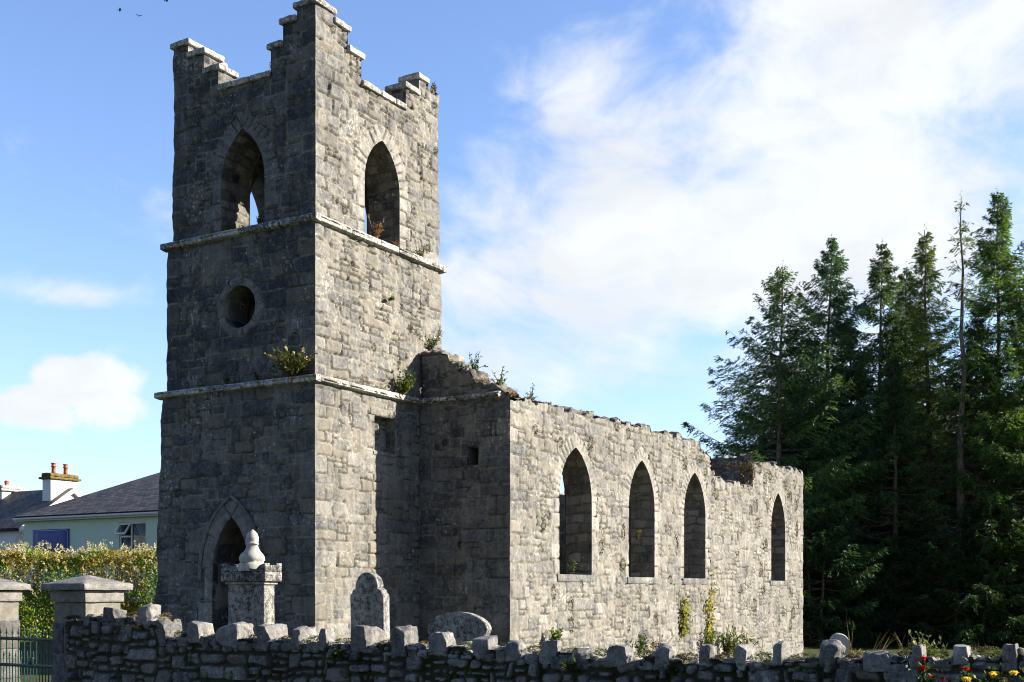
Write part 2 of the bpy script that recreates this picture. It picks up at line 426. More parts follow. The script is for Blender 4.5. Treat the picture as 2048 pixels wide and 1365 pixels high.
STY = {'ashlar': dict(hs=(3, 4, 4, 5, 5, 6), wr=(1.1, 3.2), warp=.030, relief=.012, rad=.035, gap=.007, rough=.010),
       'rubble': dict(hs=(2, 2, 3, 3, 4, 5), wr=(1.2, 3.3), warp=.05, relief=.018, rad=.045, gap=.009, rough=.018),
       'dry': dict(hs=(2, 2, 3, 3, 4, 5), wr=(1.0, 2.4), warp=.050, relief=.04, rad=.048, gap=.013, rough=.030)}
def edge_e(v, seed):                      # shared arris wear at a corner
    return .010 + .026 * (fb2(v * 3.1, v * 0 + seed, seed, 3) - .5) * 2

def face(acc, org, eu, en, Wd, z0, top, g, ops=(), seed=1, sty='ashlar', quoin=(False, False), qseed=5, cell=.060, deform=None, bias=0., hue=0., rings=None, dry=False):
    """one masonry face: a fine relief grid with every stone standing out of its mortar"""
    rng = random.Random(seed); S = STY[sty]
    topf = top if callable(top) else (lambda u: np.full_like(u, float(top)))
    org = np.array(org, float); eu = np.array(eu, float); en = np.array(en, float); ez = np.array((0, 0, 1.))
    u = np.linspace(0, Wd, max(2, int(round(Wd / g)) + 1)); T = topf(u); zt = T.max()
    v = z0 + np.arange(int(math.ceil((zt - z0) / g)) + 2) * g
    U, V = np.meshgrid(u, v, indexing='ij'); TT = T[:, None]
    D = np.full_like(U, 9.)
    for o in ops: D = np.minimum(D, o.sd(U, V))
    keep = np.minimum(D, TT - V)
    # snap to the outlines
    Vs = np.where((V > TT) & (V < TT + g), TT, V)
    Us = U.copy()
    e = 1e-3
    for o in ops:
        d = o.sd(U, V); near = (d < .45 * g) & (d > -1.3 * g)
        gu = (o.sd(U + e, V) - o.sd(U - e, V)) / (2 * e); gv = (o.sd(U, V + e) - o.sd(U, V - e)) / (2 * e)
        Us = np.where(near, U - d * gu, Us); Vs = np.where(near, V - d * gv, Vs)
    # stones
    gr, rc = layout(Wd, zt - z0, cell, rng, S['hs'], S['wr'], quoin, qseed)
    wu = (fb2(U * 2.3, V * 2.3, seed + 3) - .5) * 2 * S['warp'] + (fb2(U * 9, V * 9, seed + 8, 2) - .5) * S['warp'] * .55
    wv = (fb2(U * .9, V * 2.0, seed + 5) - .5) * 2 * S['warp'] + (fb2(U * 10, V * 10, seed + 9, 2) - .5) * S['warp'] * .6
    if quoin[0]: wu = wu * sstep(U, 0, .25); wv = wv * sstep(U, 0, .25)
    if quoin[1]: wu = wu * sstep(Wd - U, 0, .25); wv = wv * sstep(Wd - U, 0, .25)
    pu = np.clip((U + wu) / cell, 0, gr.shape[0] - 1.001); pv = np.clip((V - z0 + wv) / cell, 0, gr.shape[1] - 1.001)
    ID = gr[pu.astype(int), pv.astype(int)]
    rr = rc[ID]
    dx = np.minimum(pu - rr[..., 0], rr[..., 2] - pu) * cell; dy = np.minimum(pv - rr[..., 1], rr[..., 3] - pv) * cell
    n = len(rc); RN = np.random.RandomState(seed)
    tone = RN.rand(n); hu = RN.rand(n); hh = RN.rand(n); tx = RN.randn(n); ty = RN.randn(n)
    rad = np.minimum(S['rad'] * (.5 + hu[ID]), np.minimum(rr[..., 2] - rr[..., 0], rr[..., 3] - rr[..., 1]) * cell * .45)
    ex = np.maximum(rad - dx, 0); ey = np.maximum(rad - dy, 0)
    d = np.where((ex > 0) & (ey > 0), rad - np.hypot(ex, ey), np.minimum(dx, dy))
    # rings of voussoirs
    isr = np.zeros(U.shape, int) - 1
    tn = tone[ID]; hv = hu[ID]; hgt = hh[ID]
    tilt = (tx[ID] * (pu - (rr[..., 0] + rr[..., 2]) / 2) + ty[ID] * (pv - (rr[..., 1] + rr[..., 3]) / 2)) * cell
    for k, o in enumerate(ops):
        if o.ring is None: continue
        inr, r, ed, kid, rw = o.ring(U, V)
        inr &= keep > -2 * g
        isr = np.where(inr, k, isr)
        d = np.where(inr, np.minimum(ed, np.minimum(rw - r, np.maximum(r, 0) + .05)), d)
        hs_ = _h2(kid, kid * .37, seed + k)
        tn = np.where(inr, .35 + .4 * hs_, tn); hv = np.where(inr, .6 * _h2(kid, kid * .7 + 3, seed), hv)
        if o.dress if o.ring else 0: tn = np.where(inr, .55 + .75 * float(o.dress) + .25 * hs_, tn); hv = np.where(inr, .1 + .3 * hs_, hv)
        hgt = np.where(inr, .35 + .4 * hs_ + (2.2 if o.dress == 1 else 0), hgt); tilt = np.where(inr, 0, tilt)
    gap = S['gap'] * (.5 + 1.3 * fb2(U * 1.7, V * 1.7, seed + 21))
    m = 1 - sstep(d, gap, gap + .014)
    R = S['relief']
    rough = (fb2(U * 7, V * 7, seed + 31, 3) - .5) * 2 * S['rough']
    if dry:
        body = .012 + R * hgt - .035 * (1 - sstep(d, 0, S['rad'] * .8)) ** 2 + rough + (fb2(U * 26, V * 26, seed + 61, 3) - .5) * .03 + tilt * .14
        h = body * (1 - m) + (-.045 + .045 * fb2(U * 5, V * 5, seed + 71)) * m
    else:
        crk = sstep(fb2(U * 3.3, V * 3.3, seed + 41, 4), .42, .56)           # where the pointing has fallen out
        mh = .004 + .5 * R * fb2(U * 2, V * 2, seed + 51) + rough * .6 - crk * .042
        body = .006 + R * hgt + rough + tilt * .045 - .010 * (1 - sstep(d, 0, .05))
        h = body * (1 - m) + mh * m
    bl = sstep(np.minimum(D, 9), .0, .05); h = h * bl + .018 * (1 - bl)
    if quoin[0]:
        w = 1 - sstep(U, 0, .09); ev = edge_e(Vs, qseed); h = h * (1 - w) + ev * w; Us = Us - ev * w * (U < .09)
    if quoin[1]:
        w = 1 - sstep(Wd - U, 0, .09); ev = edge_e(Vs, qseed); h = h * (1 - w) + ev * w; Us = Us + ev * w * (Wd - U < .09)
    P = org + Us[..., None] * eu + Vs[..., None] * ez + h[..., None] * en
    P = P.reshape(-1, 3)
    if deform is not None: P = deform(P)
    if dry: gapc = m * (.15 + .65 * fb2(U * 4, V * 4, seed + 81))
    else: gapc = (1 - sstep(d, gap * .4, gap * .4 + .010)) * crk * .95
    c = np.stack([np.clip(tn * .26 + .34 + bias, 0, 1), m * (1 if not dry else .9), np.clip(hv + hue, 0, 1.2), gapc], -1).reshape(-1, 4)  # bias: south faces paler, west darker, painted sun and shade besides weathering
    F = grid_faces(len(u), len(v))
    if np.dot(np.cross(eu, ez), en) < 0: F = F[:, ::-1]
    ok = (keep.ravel()[F] > -.75 * g).all(1) & ((TT - V).ravel()[F] > -1.001 * g).all(1) & ((TT - V).ravel()[F].max(1) > .02 * g)
    stepped = ((TT - V).ravel()[F] > -1.5 * g).all(1); F = F[ok & stepped]
    lab = isr.ravel()[F].max(1) if len(F) else np.zeros(0, int)
    def put(a, sel):
        f = F[sel]
        if len(f) == 0: return
        ids, inv = np.unique(f, return_inverse=True); a.add(P[ids], inv.reshape(f.shape), c[ids])
    put(acc, (lab < 0) if rings else np.ones(len(F), bool))
    if rings:
        for k, a in rings.items(): put(a, lab == k)
        rest = (lab >= 0) & ~np.isin(lab, list(rings)); put(acc, rest)

def sweep(acc, org, eu, en, poly, depth, g, seed=1, start=.016, amp=.02, stone=(.22, .34), flip=False, deform=None, bias=0., hue=.1, splay=0., cen=None):
    """the stone surface that runs back from an outline: reveals of openings, wall tops, risers"""
    poly = np.asarray(poly, float); seg = np.hypot(*np.diff(poly, axis=0).T); s = np.concatenate([[0], np.cumsum(seg)])
    n = max(2, int(s[-1] / g)); keepc = np.unique(np.concatenate([np.linspace(0, s[-1], n + 1), s]))
    keepc = keepc[np.concatenate([[True], np.diff(keepc) > 1e-4])]
    pu = np.interp(keepc, s, poly[:, 0]); pv = np.interp(keepc, s, poly[:, 1])
    t = np.linspace(-start, depth, max(2, int(depth / g)) + 1)
    S_, T_ = np.meshgrid(keepc, t, indexing='ij')
    row = S_ / stone[0] + (fb2(S_ * 2, T_ * 3, seed) - .5) * .5; k = np.floor(row); fr = row - k
    colm = T_ / stone[1] + _h2(k, k * .3, seed) + (fb2(S_ * 3, T_ * 2, seed + 2) - .5) * .4; q = np.floor(colm); fq = colm - q
    d = np.minimum(np.minimum(fr, 1 - fr) * stone[0], np.minimum(fq, 1 - fq) * stone[1])
    m = 1 - sstep(d, .008, .026); tone = _h2(k, q, seed + 4); hh = _h2(k, q, seed + 7)
    tg = np.stack([np.gradient(pu), np.gradient(pv)], 1); tg /= np.maximum(np.linalg.norm(tg, axis=1, keepdims=True), 1e-9)
    nr = np.stack([tg[:, 1], -tg[:, 0]], 1) * (-1 if flip else 1)      # into the opening for left-up-right-down outlines
    w = sstep(T_, -start, .05) * (sstep(depth - T_, -.001, .03))
    h = (amp * hh * (1 - m) + (fb2(S_ * 6, T_ * 6, seed + 9) - .5) * amp * 1.2 - amp * .6 * m) * w
    org = np.array(org, float); eu = np.array(eu, float); en = np.array(en, float); ez = np.array((0, 0, 1.))
    uu = pu[:, None] + nr[:, 0:1] * h; vv = pv[:, None] + nr[:, 1:2] * h
    if splay and cen is not None:
        kx = 1 + splay * np.clip(T_, 0, None); uu = cen + (uu - cen) * kx
    P = org + uu[..., None] * eu + vv[..., None] * ez - T_[..., None] * en
    P = P.reshape(-1, 3)
    if deform is not None: P = deform(P)
    c = np.stack([np.clip(tone + bias, 0, 1), m, np.clip(_h2(k, q, seed + 5) + hue, 0, 1.2), m * .35], -1).reshape(-1, 4)
    acc.add(P, grid_faces(len(keepc), len(t)), c)

# ------------------------------------------------------------------ the ruined church
church = empty('ruined_church', C0, ANG, 'roofless grey limestone church ruin with a square battlemented tower and arched nave windows', 'church')
NX, NY = np.array((-1., 0, 0)), np.array((0, -1., 0))
EX, EY = np.array((1., 0, 0)), np.array((0, 1., 0))
G = .021
def build_tower():
    tw = Acc(); rg = {}
    # --- stage one, slightly battered
    W1, D1 = 4.38, 4.60
    def bat(p):
        q = p.copy(); k = 1.028 - .050 * np.clip(p[:, 2] / 6.0, 0, 1); q[:, 1] = np.where(p[:, 1] > 0, p[:, 1] * k, p[:, 1]); return q
    door = Arch(2.24, 0.0, .50, 2.15, 3.24, .33, .62, .62); door.dress = True
    dr = Acc()
    # west faces are traversed from the near corner (u = 0) to the far one
    face(tw, (0, 0, 0), EY, NX, W1, 0, 6.0, G, [door], 11, 'ashlar', (True, True), 5, deform=bat, rings={0: dr}, hue=.05, bias=-.02)
    sweep(dr, (0, 0, 0), EY, NX, door.poly(.03)[::-1], .95, .04, 12, stone=(.45, .5), amp=.012, deform=bat, flip=True)
    hood = Arch(2.24, 1.9, .86, 2.15, 3.66, 0); hp = hood.poly(.06)
    tube(dr, bat(np.stack([np.full(len(hp), -.03), hp[:, 0], hp[:, 1]], 1)), .042, 8, (.62, 0, .2, 0))
    niche = Rect(1.95, 2.68, 4.69, 5.45)
    face(tw, (0, 0, 0), EX, NY, D1, 0, 6.0, G, [niche], 21, 'ashlar', (True, True), 5, hue=.05, bias=.12, cell=.054)
    nc = Acc()
    sweep(nc, (0, 0, 0), EX, NY, niche.poly(.03), .26, .04, 22, stone=(.3, .4), amp=.012)
    face(nc, (1.93, .21, 0), EX, NY, .78, 4.62, 5.5, .025, [], 23, 'rubble')
    box(nc, (1.80, -.03, 5.455), (2.86, .22, 5.62), .06, .02, .01, 6, 24, (.62, 0, .75, 0))
    box(nc, (1.90, -.035, 4.60), (2.74, .2, 4.685), .06, .02, .01, 6, 25, (.6, 0, .4, 0))
    # --- stage two
    ox, oy, W2, D2 = .05, .04, 4.13, 4.52
    rnd_ = Circ(2.02, 7.63, .44, .19, 9); rnd_.dress = True; rw_ = Acc()
    face(tw, (ox, oy, 0), EY, NX, W2, 6.0, 9.2, G, [rnd_], 31, 'ashlar', (True, True), 8, rings={0: rw_}, hue=-.10, bias=-.09)
    sweep(rw_, (ox, oy, 0), EY, NX, rnd_.poly(.03)[::-1], .7, .04, 32, stone=(.4, .5), amp=.006, flip=True)
    def ragged2(u): return np.full_like(u, 9.2)
    face(tw, (ox, oy, 0), EX, NY, D2, 6.0, 9.2, G, [], 41, 'rubble', (True, True), 8, hue=.10, bias=.15, cell=.052)
    # --- stage three with stepped battlements
    px, py, W3, D3 = .10, .07, 3.97, 4.42
    stepsW = [(0, .47, 13.52), (.47, .84, 13.28), (.84, 1.17, 12.84), (1.17, 2.64, 12.30), (2.64, 3.06, 12.76), (3.06, 3.53, 13.20), (3.53, W3, 13.50)]
    stepsS = [(0, .55, 13.52), (.55, 1.02, 13.36), (1.02, 1.48, 12.96), (1.48, 3.10, 12.42), (3.10, 3.62, 12.94), (3.62, 3.98, 13.34), (3.98, D3, 13.26)]
    def stepf(st, ragged=None):
        def f(u):
            r = np.zeros_like(u)
            for a, b, z in st: r = np.where((u >= a - 1e-6), z, r)
            if ragged is not None: r = np.where(u > ragged, r + .14 * (fb2(u * 7, u * 0, 4) - .65), r)
            return r
        return f
    bw = Arch(1.95, 9.24, .61, 10.25, 11.38, .36, .15, .3); bs = Arch(2.23, 9.24, .635, 10.45, 11.47, .36, .16, .3)
    bw.dress = .6; bs.dress = .8; bw_a, bs_a = Acc(), Acc()
    face(tw, (px, py, 0), EY, NX, W3, 9.2, stepf(stepsW), G, [bw], 51, 'ashlar', (True, True), 9, rings={0: bw_a}, hue=-.10, bias=-.10)
    face(tw, (px, py, 0), EX, NY, D3, 9.2, stepf(stepsS, 4.0), G, [bs], 61, 'rubble', (True, True), 9, rings={0: bs_a}, hue=.0, bias=.10, cell=.054)
    sweep(bw_a, (px, py, 0), EY, NX, bw.poly(.03)[::-1], .85, .045, 52, stone=(.2, .3), amp=.04, flip=True, hue=.4)
    sweep(bs_a, (px, py, 0), EX, NY, bs.poly(.03), .85, .045, 62, stone=(.2, .3), amp=.04, hue=.4)
    PT = .46
    def prof(st):
        P = []
        for a, b, z in st: P += [(a, z), (b, z)]
        return np.array(P)
    def sweepst(org, eu, en, st, seed):
        for (a, b, z), nx_ in zip(st, st[1:] + [None]):
            sweep(tw, org, eu, en, [(a, z), (b, z)], PT, .05, seed, stone=(.3, .3), flip=True, amp=.02); seed += 1
            if nx_ is not None: sweep(tw, org, eu, en, [(b, z), (b, nx_[2])], PT, .05, seed, stone=(.22, .3), flip=True, amp=.015)
    sweepst((px, py, 0), EY, NX, stepsW, 71); sweepst((px, py, 0), EX, NY, stepsS, 91)
    # the far faces, plainer, and the inside of the parapet
    gw = .07
    eastA = Arch(2.0, 9.24, .58, 10.25, 11.4, .3); northA = Arch(2.09, 9.24, .70, 10.1, 11.45, .3)
    stepsE = [(0, .47, 13.1)] + stepsW[1:]
    face(tw, (px + D3, py, 0), EY, EX, W3, 9.2, stepf(stepsE), gw, [eastA], 101, 'rubble', (True, True), 9, cell=.09)
    face(tw, (px, py + W3, 0), EX, EY, D3, 9.2, stepf(stepsS), gw, [northA], 102, 'rubble', (True, True), 9, cell=.09)
    face(tw, (ox + D2, oy, 0), EY, EX, W2, 6.0, 9.2, gw, [], 103, 'rubble', (True, True), 8, cell=.09)
    face(tw, (ox, oy + W2, 0), EX, EY, D2, 6.0, 9.2, gw, [], 104, 'rubble', (True, True), 8, cell=.09)
    face(tw, (D1, 0, 0), EY, EX, W1, 0, 6.0, gw, [], 105, 'rubble', (True, True), 5, cell=.09, deform=bat)
    face(tw, (0, W1, 0), EX, EY, D1, 0, 6.0, gw, [], 106, 'rubble', (True, True), 5, cell=.09, deform=bat)
    for org, eu, en, st, sd_ in (((px + D3, py, 0), EY, EX, stepsE, 111), ((px, py + W3, 0), EX, EY, stepsS, 131)): sweepst(org, eu, en, st, sd_)
    inn = stepf(stepsW), stepf(stepsS)
    def sub(f, o): return lambda u: f(u + o)
    face(tw, (px + PT, py + PT, 0), EY, EX, W3 - 2 * PT, 11.6, sub(inn[0], PT), gw, [], 141, 'rubble', cell=.09)
    face(tw, (px + D3 - PT, py + PT, 0), EY, NX, W3 - 2 * PT, 11.6, sub(inn[0], PT), gw, [], 142, 'rubble', cell=.09)
    face(tw, (px + PT, py + PT, 0), EX, EY, D3 - 2 * PT, 11.6, sub(inn[1], PT), gw, [], 143, 'rubble', cell=.09)
    face(tw, (px + PT, py + W3 - PT, 0), EX, NY, D3 - 2 * PT, 11.6, sub(inn[1], PT), gw, [], 144, 'rubble', cell=.09)
    # chambers inside: walls .85 m thick, an unseen slab added over the belfry to darken it, floors below
    t = .85
    for (z0, z1, x0, y0, w, d, o4, sd_) in ((9.0, 11.8, px, py, W3, D3, (bw, bs, eastA, northA), 151), (6.0, 9.0, ox, oy, W2, D2, (rnd_, None, None, None), 161), (0, 6.0, 0, 0, W1, D1, (door, None, None, None), 171)):
        def shift(o, k):
            if o is None: return []
            if isinstance(o, Arch): return [Arch(o.uc - k, o.v0, o.a, o.vs, o.va, .01)]
            return [Circ(o.uc - k, o.vc, o.r, .01)]
        face(tw, (x0 + t, y0 + t, 0), EY, EX, w - 2 * t, z0, z1, gw, shift(o4[0], t), sd_, 'rubble', cell=.09)
        face(tw, (x0 + t, y0 + t, 0), EX, EY, d - 2 * t, z0, z1, gw, shift(o4[1], t), sd_ + 1, 'rubble', cell=.09)
        face(tw, (x0 + d - t, y0 + t, 0), EY, NX, w - 2 * t, z0, z1, gw, shift(o4[2], t), sd_ + 2, 'rubble', cell=.09)
        face(tw, (x0 + t, y0 + w - t, 0), EX, NY, d - 2 * t, z0, z1, gw, shift(o4[3], t), sd_ + 3, 'rubble', cell=.09)
        plainbox(tw, (x0 + .4, y0 + .4, z1 - .02), (x0 + d - .4, y0 + w - .4, z1 + .03), (.35, 0, .5, 0))
    sweep(tw, (px + D3, py, 0), EY, EX, eastA.poly(.05), .85, .07, 181); sweep(tw, (px, py + W3, 0), EX, EY, northA.poly(.05)[::-1], .85, .07, 182, flip=True)
    tower = tw.build('tower', M_STONE, church)
    dr.build('doorway', M_STONE, tower); rw_.build('round_window', M_STONE, tower)
    bw_a.build('belfry_window', M_STONE, tower); bs_a.build('belfry_window', M_STONE, tower); nc.build('blocked_window', M_STONE, tower)
    # string courses: separate weathered lengths with a sloping top and a chamfered underside
    def course(x0, y0, x1, y1, z, seed, out=.125, hgt=.175):
        A = Acc(); rng = random.Random(seed)
        def run(a, b, fixed, axis):
            p = a
            while p < b - 1e-6:
                L = rng.uniform(.6, 1.1); q = p + L if b - p - L > .35 else b
                dz, do = rng.uniform(-.006, .006), rng.uniform(-.010, .010)
                lo, hi = [0, 0, z - hgt + dz], [0, 0, z + dz]
                k = 0 if axis == 0 else 1
                lo[k], hi[k] = p + .003, q - .003
                side, outer = fixed
                lo[1 - k], hi[1 - k] = (outer - do, side) if outer < side else (side, outer + do)
                def shp(P, k=k, outer=outer, side=side):
                    Q = P.copy(); t_ = np.clip((P[:, 1 - k] - side) / (outer - side), 0, 1); rel = (P[:, 2] - (z - hgt)) / hgt
                    Q[:, 2] += np.where(rel > .5, -.025 * t_ * t_, np.where(rel < .5, .03 * t_, 0)); return Q
                box(A, lo, hi, .05, .018, .009, 8, seed + int(p * 7), (rng.uniform(.35, .8), 0, rng.uniform(0, .5), 0), shp)
                p = q
        run(y0 - out, y1 + out, (x0 + .06, x0 - out), 1); run(x0 - out + .17, x1 + out, (y0 + .06, y0 - out), 0)
        run(y0 - out, y1 + out, (x1 - .06, x1 + out), 1); run(x0 - out + .17, x1 + out - .17, (y1 - .06, y1 + out), 0)
        A.build('string_course', M_COPE, tower)
    course(0, 0, D1, 4.29, 6.03, 201); course(.05, .04, 4.57, 4.17, 9.27, 202)
    # coping slabs on the battlements
    rng = random.Random(7)
    def slab(lo, hi, seed):
        A = Acc(); tl = rng.uniform(-.02, .02), rng.uniform(-.02, .02); ce = [(a + b) / 2 for a, b in zip(lo, hi)]
        def shp(P): Q = P.copy(); Q[:, 2] += (P[:, 0] - ce[0]) * tl[0] + (P[:, 1] - ce[1]) * tl[1] - .02 * np.abs(P[:, 1] - ce[1]); return Q
        box(A, lo, hi, .06, .028, .02, 7, seed, (rng.uniform(.45, .85), 0, rng.uniform(.1, .5), 0), shp); A.build('coping_stone', M_COPE, tower)
    ov, th = .075, .125
    for i, (a, b, z) in enumerate(stepsW):
        if i == 0: continue
        lo_u, hi_u = a - (.0 if i <= 3 else ov), b + (ov if i < 3 else 0.)
        if i == 3: lo_u, hi_u = a + .01, b - .01
        if i == 6: hi_u = b + ov
        if i == 3:
            cuts = [lo_u, lo_u + .55, lo_u + 1.02, hi_u]
            for a2, b2 in zip(cuts[:-1], cuts[1:]): slab((px - ov, py + a2 + .004, z), (px + PT + .03, py + b2 - .004, z + th), 210 + i)
        else: slab((px - ov, py + lo_u, z), (px + PT + ov, py + hi_u, z + th), 220 + i)
        slab((px + D3 - PT - ov, py + lo_u, z), (px + D3 + ov, py + hi_u, z + th), 230 + i)
    for i, (a, b, z) in enumerate(stepsS):
        if i in (0, 6): continue
        lo_u, hi_u = a - (.0 if i <= 3 else ov), b + (ov if i < 3 else .0)
        if i == 3:
            cuts = [a + .01, a + .62, a + 1.2, b - .01]
            for a2, b2 in zip(cuts[:-1], cuts[1:]): slab((px + a2 + .004, py - ov, z), (px + b2 - .004, py + PT + .03, z + th), 240 + i)
        else: slab((px + lo_u, py - ov, z), (px + hi_u, py + PT + ov, z + th), 250 + i)
        slab((px + lo_u, py + W3 - PT - ov, z), (px + hi_u, py + W3 + ov, z + th), 260 + i)
    slab((px - ov, py - ov, 13.525), (px + .55 + ov, py + .47 + ov, 13.525 + th), 270)
    return tower
tower = build_tower()

NSX, NSY, NEX, NNY = 3.64, -2.39, 25.0, 6.75      # nave: west face, south face, east end, north face
def build_nave():
    WT = .70
    wins = [(6.72, .84, 2.06, 3.85, 5.10), (10.54, .83, 2.03, 3.85, 5.15), (14.30, .84, 2.03, 3.85, 5.14), (22.07, .78, 2.01, 3.75, 5.08)]
    arcs = [Arch(c - NSX, v0, a, vs, va, .34, .15, .33) for c, a, v0, vs, va in wins]
    for a in arcs: a.dress = .5
    kx = np.array([0, .3, 2.0, 4.4, 7.4, 10.9, 11.15, 11.3, 11.9, 12.1, 12.55, 13.6, 15.5, 15.65, 15.8, 18.6, 21.0, 21.36])
    kz = np.array([5.90, 5.93, 5.92, 6.02, 6.04, 6.10, 6.05, 5.82, 5.70, 5.42, 5.18, 5.12, 5.05, 5.10, 5.92, 6.06, 6.06, 6.0])
    def stag(u, k): return np.floor(u / .31 + k) * .31
    def topS(u):
        base = np.interp(stag(u, .3) + .12, kx, kz); return base + (_h2(np.floor(u / .31), u * 0, 3) - .5) * .15 + (fb2(u * 9, u * 0, 5) - .5) * .10
    A = Acc(); wa = [Acc() for _ in wins]
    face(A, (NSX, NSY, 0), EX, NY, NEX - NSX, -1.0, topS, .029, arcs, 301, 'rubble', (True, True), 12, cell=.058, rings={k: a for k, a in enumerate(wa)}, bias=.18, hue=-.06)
    us = np.arange(0, NEX - NSX + .01, .07)
    sweep(A, (NSX, NSY, 0), EX, NY, np.stack([us, topS(us)], 1), WT, .07, 302, stone=(.3, .3), flip=True, amp=.06)
    inner = [Arch(a.uc - WT, a.v0, a.a, a.vs, a.va, .01) for a in arcs]
    face(A, (NSX + WT, NSY + WT, 0), EX, EY, NEX - NSX - 2 * WT, -1., lambda u: topS(u + WT), .07, inner, 303, 'rubble', cell=.1)
    A.build('nave_wall', M_STONE, church)
    for k, (a, acc) in enumerate(zip(arcs, wa)):
        sweep(acc, (NSX, NSY, 0), EX, NY, a.poly(.035), WT, .045, 310 + k, stone=(.24, .36), amp=.045, hue=.5, bias=.15, splay=.0, cen=a.uc)
        w = acc.build('window', M_STONE, church)
        S = Acc(); x0 = NSX + a.uc - a.a - .10; x1 = NSX + a.uc + a.a + .10
        box(S, (x0, NSY - .035, a.v0 - .17), (x1, NSY + WT - .05, a.v0 + .004), .09, .015, .007, 7, 320 + k, (.55, 0, .2, 0)); S.build('sill', M_STONE, w)
    # west wall of the nave beside the tower, its gable broken down to a slope of stumps
    put = Rect(1.30, 1.60, 4.45, 4.86)
    A = Acc(); wl = 2.39
    face(A, (NSX, 0, 0), -EY, NX, wl, -.5, 5.92, .023, [put], 331, 'ashlar', (False, True), 12, hue=-.05)
    sweep(A, (NSX, 0, 0), -EY, NX, put.poly(.03), .45, .05, 332, amp=.01)
    plainbox(A, (NSX + .44, -1.7, 4.35), (NSX + .5, -1.2, 4.95), (.1, 0, .3, .8))
    sweep(A, (NSX, 0, 0), -EY, NX, [(0, 5.92), (wl, 5.90)], WT, .06, 333, flip=True, amp=.03)
    face(A, (NSX + WT, NNY - WT, 0), -EY, EX, NNY - NSY - 2 * WT, -.5, lambda u: 5.9 + 1.1 * np.clip(1 - np.abs(u - 3.9) / 2.3, 0, 1), .08, [], 334, 'rubble', cell=.1)
    nw = A.build('nave_wall', M_STONE, church)
    A = Acc()
    gk = np.array([0, .28, .74, .80, .95, 1.0, 1.42, 1.46, 1.72, 1.95, 2.10, 2.30]); gzv = np.array([7.06, 7.05, 6.95, 6.74, 6.68, 6.55, 6.50, 6.31, 6.26, 6.18, 6.06, 5.95])
    def topG(u): return np.interp(u, gk, gzv) + (_h2(np.floor(u / .17), u * 0, 9) - .5) * .10 + (fb2(u * 12, u * 0, 6) - .5) * .06
    face(A, (NSX + .06, 0, 0), -EY, NX, 2.25, 5.9, topG, .023, [], 341, 'rubble', cell=.08, bias=-.02)
    us = np.arange(0, 2.26, .05); sweep(A, (NSX + .06, 0, 0), -EY, NX, np.stack([us, topG(us)], 1), .66, .06, 342, stone=(.22, .3), flip=True, amp=.09)
    face(A, (NSX + .72, 0, 0), -EY, EX, 2.25, 5.9, topG, .07, [], 343, 'rubble', cell=.1)
    A.build('broken_gable', M_STONE, church)
    A = Acc(); rng = random.Random(9); p = -2.16
    def shp(P):
        Q = P.copy(); t_ = np.clip((NSX - P[:, 0]) / .10, 0, 1); rel = (P[:, 2] - 5.88) / .14
        Q[:, 2] += np.where(rel > .5, -.04 * t_ * t_, .03 * t_); return Q
    while p < -.12:
        q = min(p + rng.uniform(.5, .9), -.10)
        if -.10 - q < .25: q = -.10
        box(A, (NSX - .12, p + .003, 5.87), (NSX + .06, q - .003, 6.03), .05, .018, .009, 8, int(p * 50), (rng.uniform(.3, .6), 0, rng.uniform(0, .5), 0), shp); p = q
    A.build('string_course', M_COPE, church)
    # north wall, cross wall (its arch long gone) and east wall
    def topN(u): return 5.75 + (_h2(np.floor(u / .4), u * 0, 13) - .5) * .25 - .45 * np.exp(-((u - 18.0) / 1.8) ** 2)
    A = Acc(); L = NEX - NSX
    face(A, (NSX, NNY, 0), EX, EY, L, -1, topN, .10, [], 351, 'rubble', cell=.12)
    face(A, (NSX + WT, NNY - WT, 0), EX, NY, L - 2 * WT, -1, lambda u: topN(u + WT), .07, [], 352, 'rubble', cell=.1)
    us = np.arange(0, L, .12); sweep(A, (NSX, NNY, 0), EX, EY, np.stack([us, topN(us)], 1), WT, .12, 353, stone=(.3, .3), amp=.06)
    A.build('nave_wall', M_STONE, church)
    A = Acc(); cx = NSX + 15.62; yw = NNY - WT - (NSY + WT)
    ca = Arch(yw / 2, -1., 1.9, 2.6, 4.6, .3, .3)
    def topC(u): return 5.95 - .95 * sstep(4.3 - u, 0, .8) + (_h2(np.floor(u / .33), u * 0, 17) - .5) * .16 + .25 * fb2(u * .8, u * 0, 4)
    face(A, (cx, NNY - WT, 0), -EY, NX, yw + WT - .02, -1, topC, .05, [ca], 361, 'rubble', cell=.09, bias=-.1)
    face(A, (cx + .7, NNY - WT, 0), -EY, EX, yw, -1, topC, .08, [ca], 362, 'rubble', cell=.1)
    us = np.arange(0, yw + WT, .1); sweep(A, (cx, NNY - WT, 0), -EY, NX, np.stack([us, topC(us)], 1), .7, .09, 363, stone=(.3, .3), flip=True, amp=.07)
    sweep(A, (cx, NNY - WT, 0), -EY, NX, ca.poly(.08), .7, .1, 364)
    A.build('chancel_arch_wall', M_STONE, church)
    A = Acc(); yw2 = NNY - NSY
    def topE(u): return 6.0 + (_h2(np.floor(u / .33), u * 0, 23) - .5) * .2
    face(A, (NEX, NSY, 0), EY, EX, yw2, -1, topE, .07, [], 371, 'rubble', (True, False), 12, cell=.1)
    face(A, (NEX - WT, NSY + WT, 0), EY, NX, yw2 - 2 * WT, -1, topE, .07, [], 372, 'rubble', cell=.1)
    us = np.arange(0, yw2, .1); sweep(A, (NEX, NSY, 0), EY, EX, np.stack([us, topE(us)], 1), WT, .1, 373, stone=(.3, .3), flip=True, amp=.06)
    A.build('nave_wall', M_STONE, church)
build_nave()
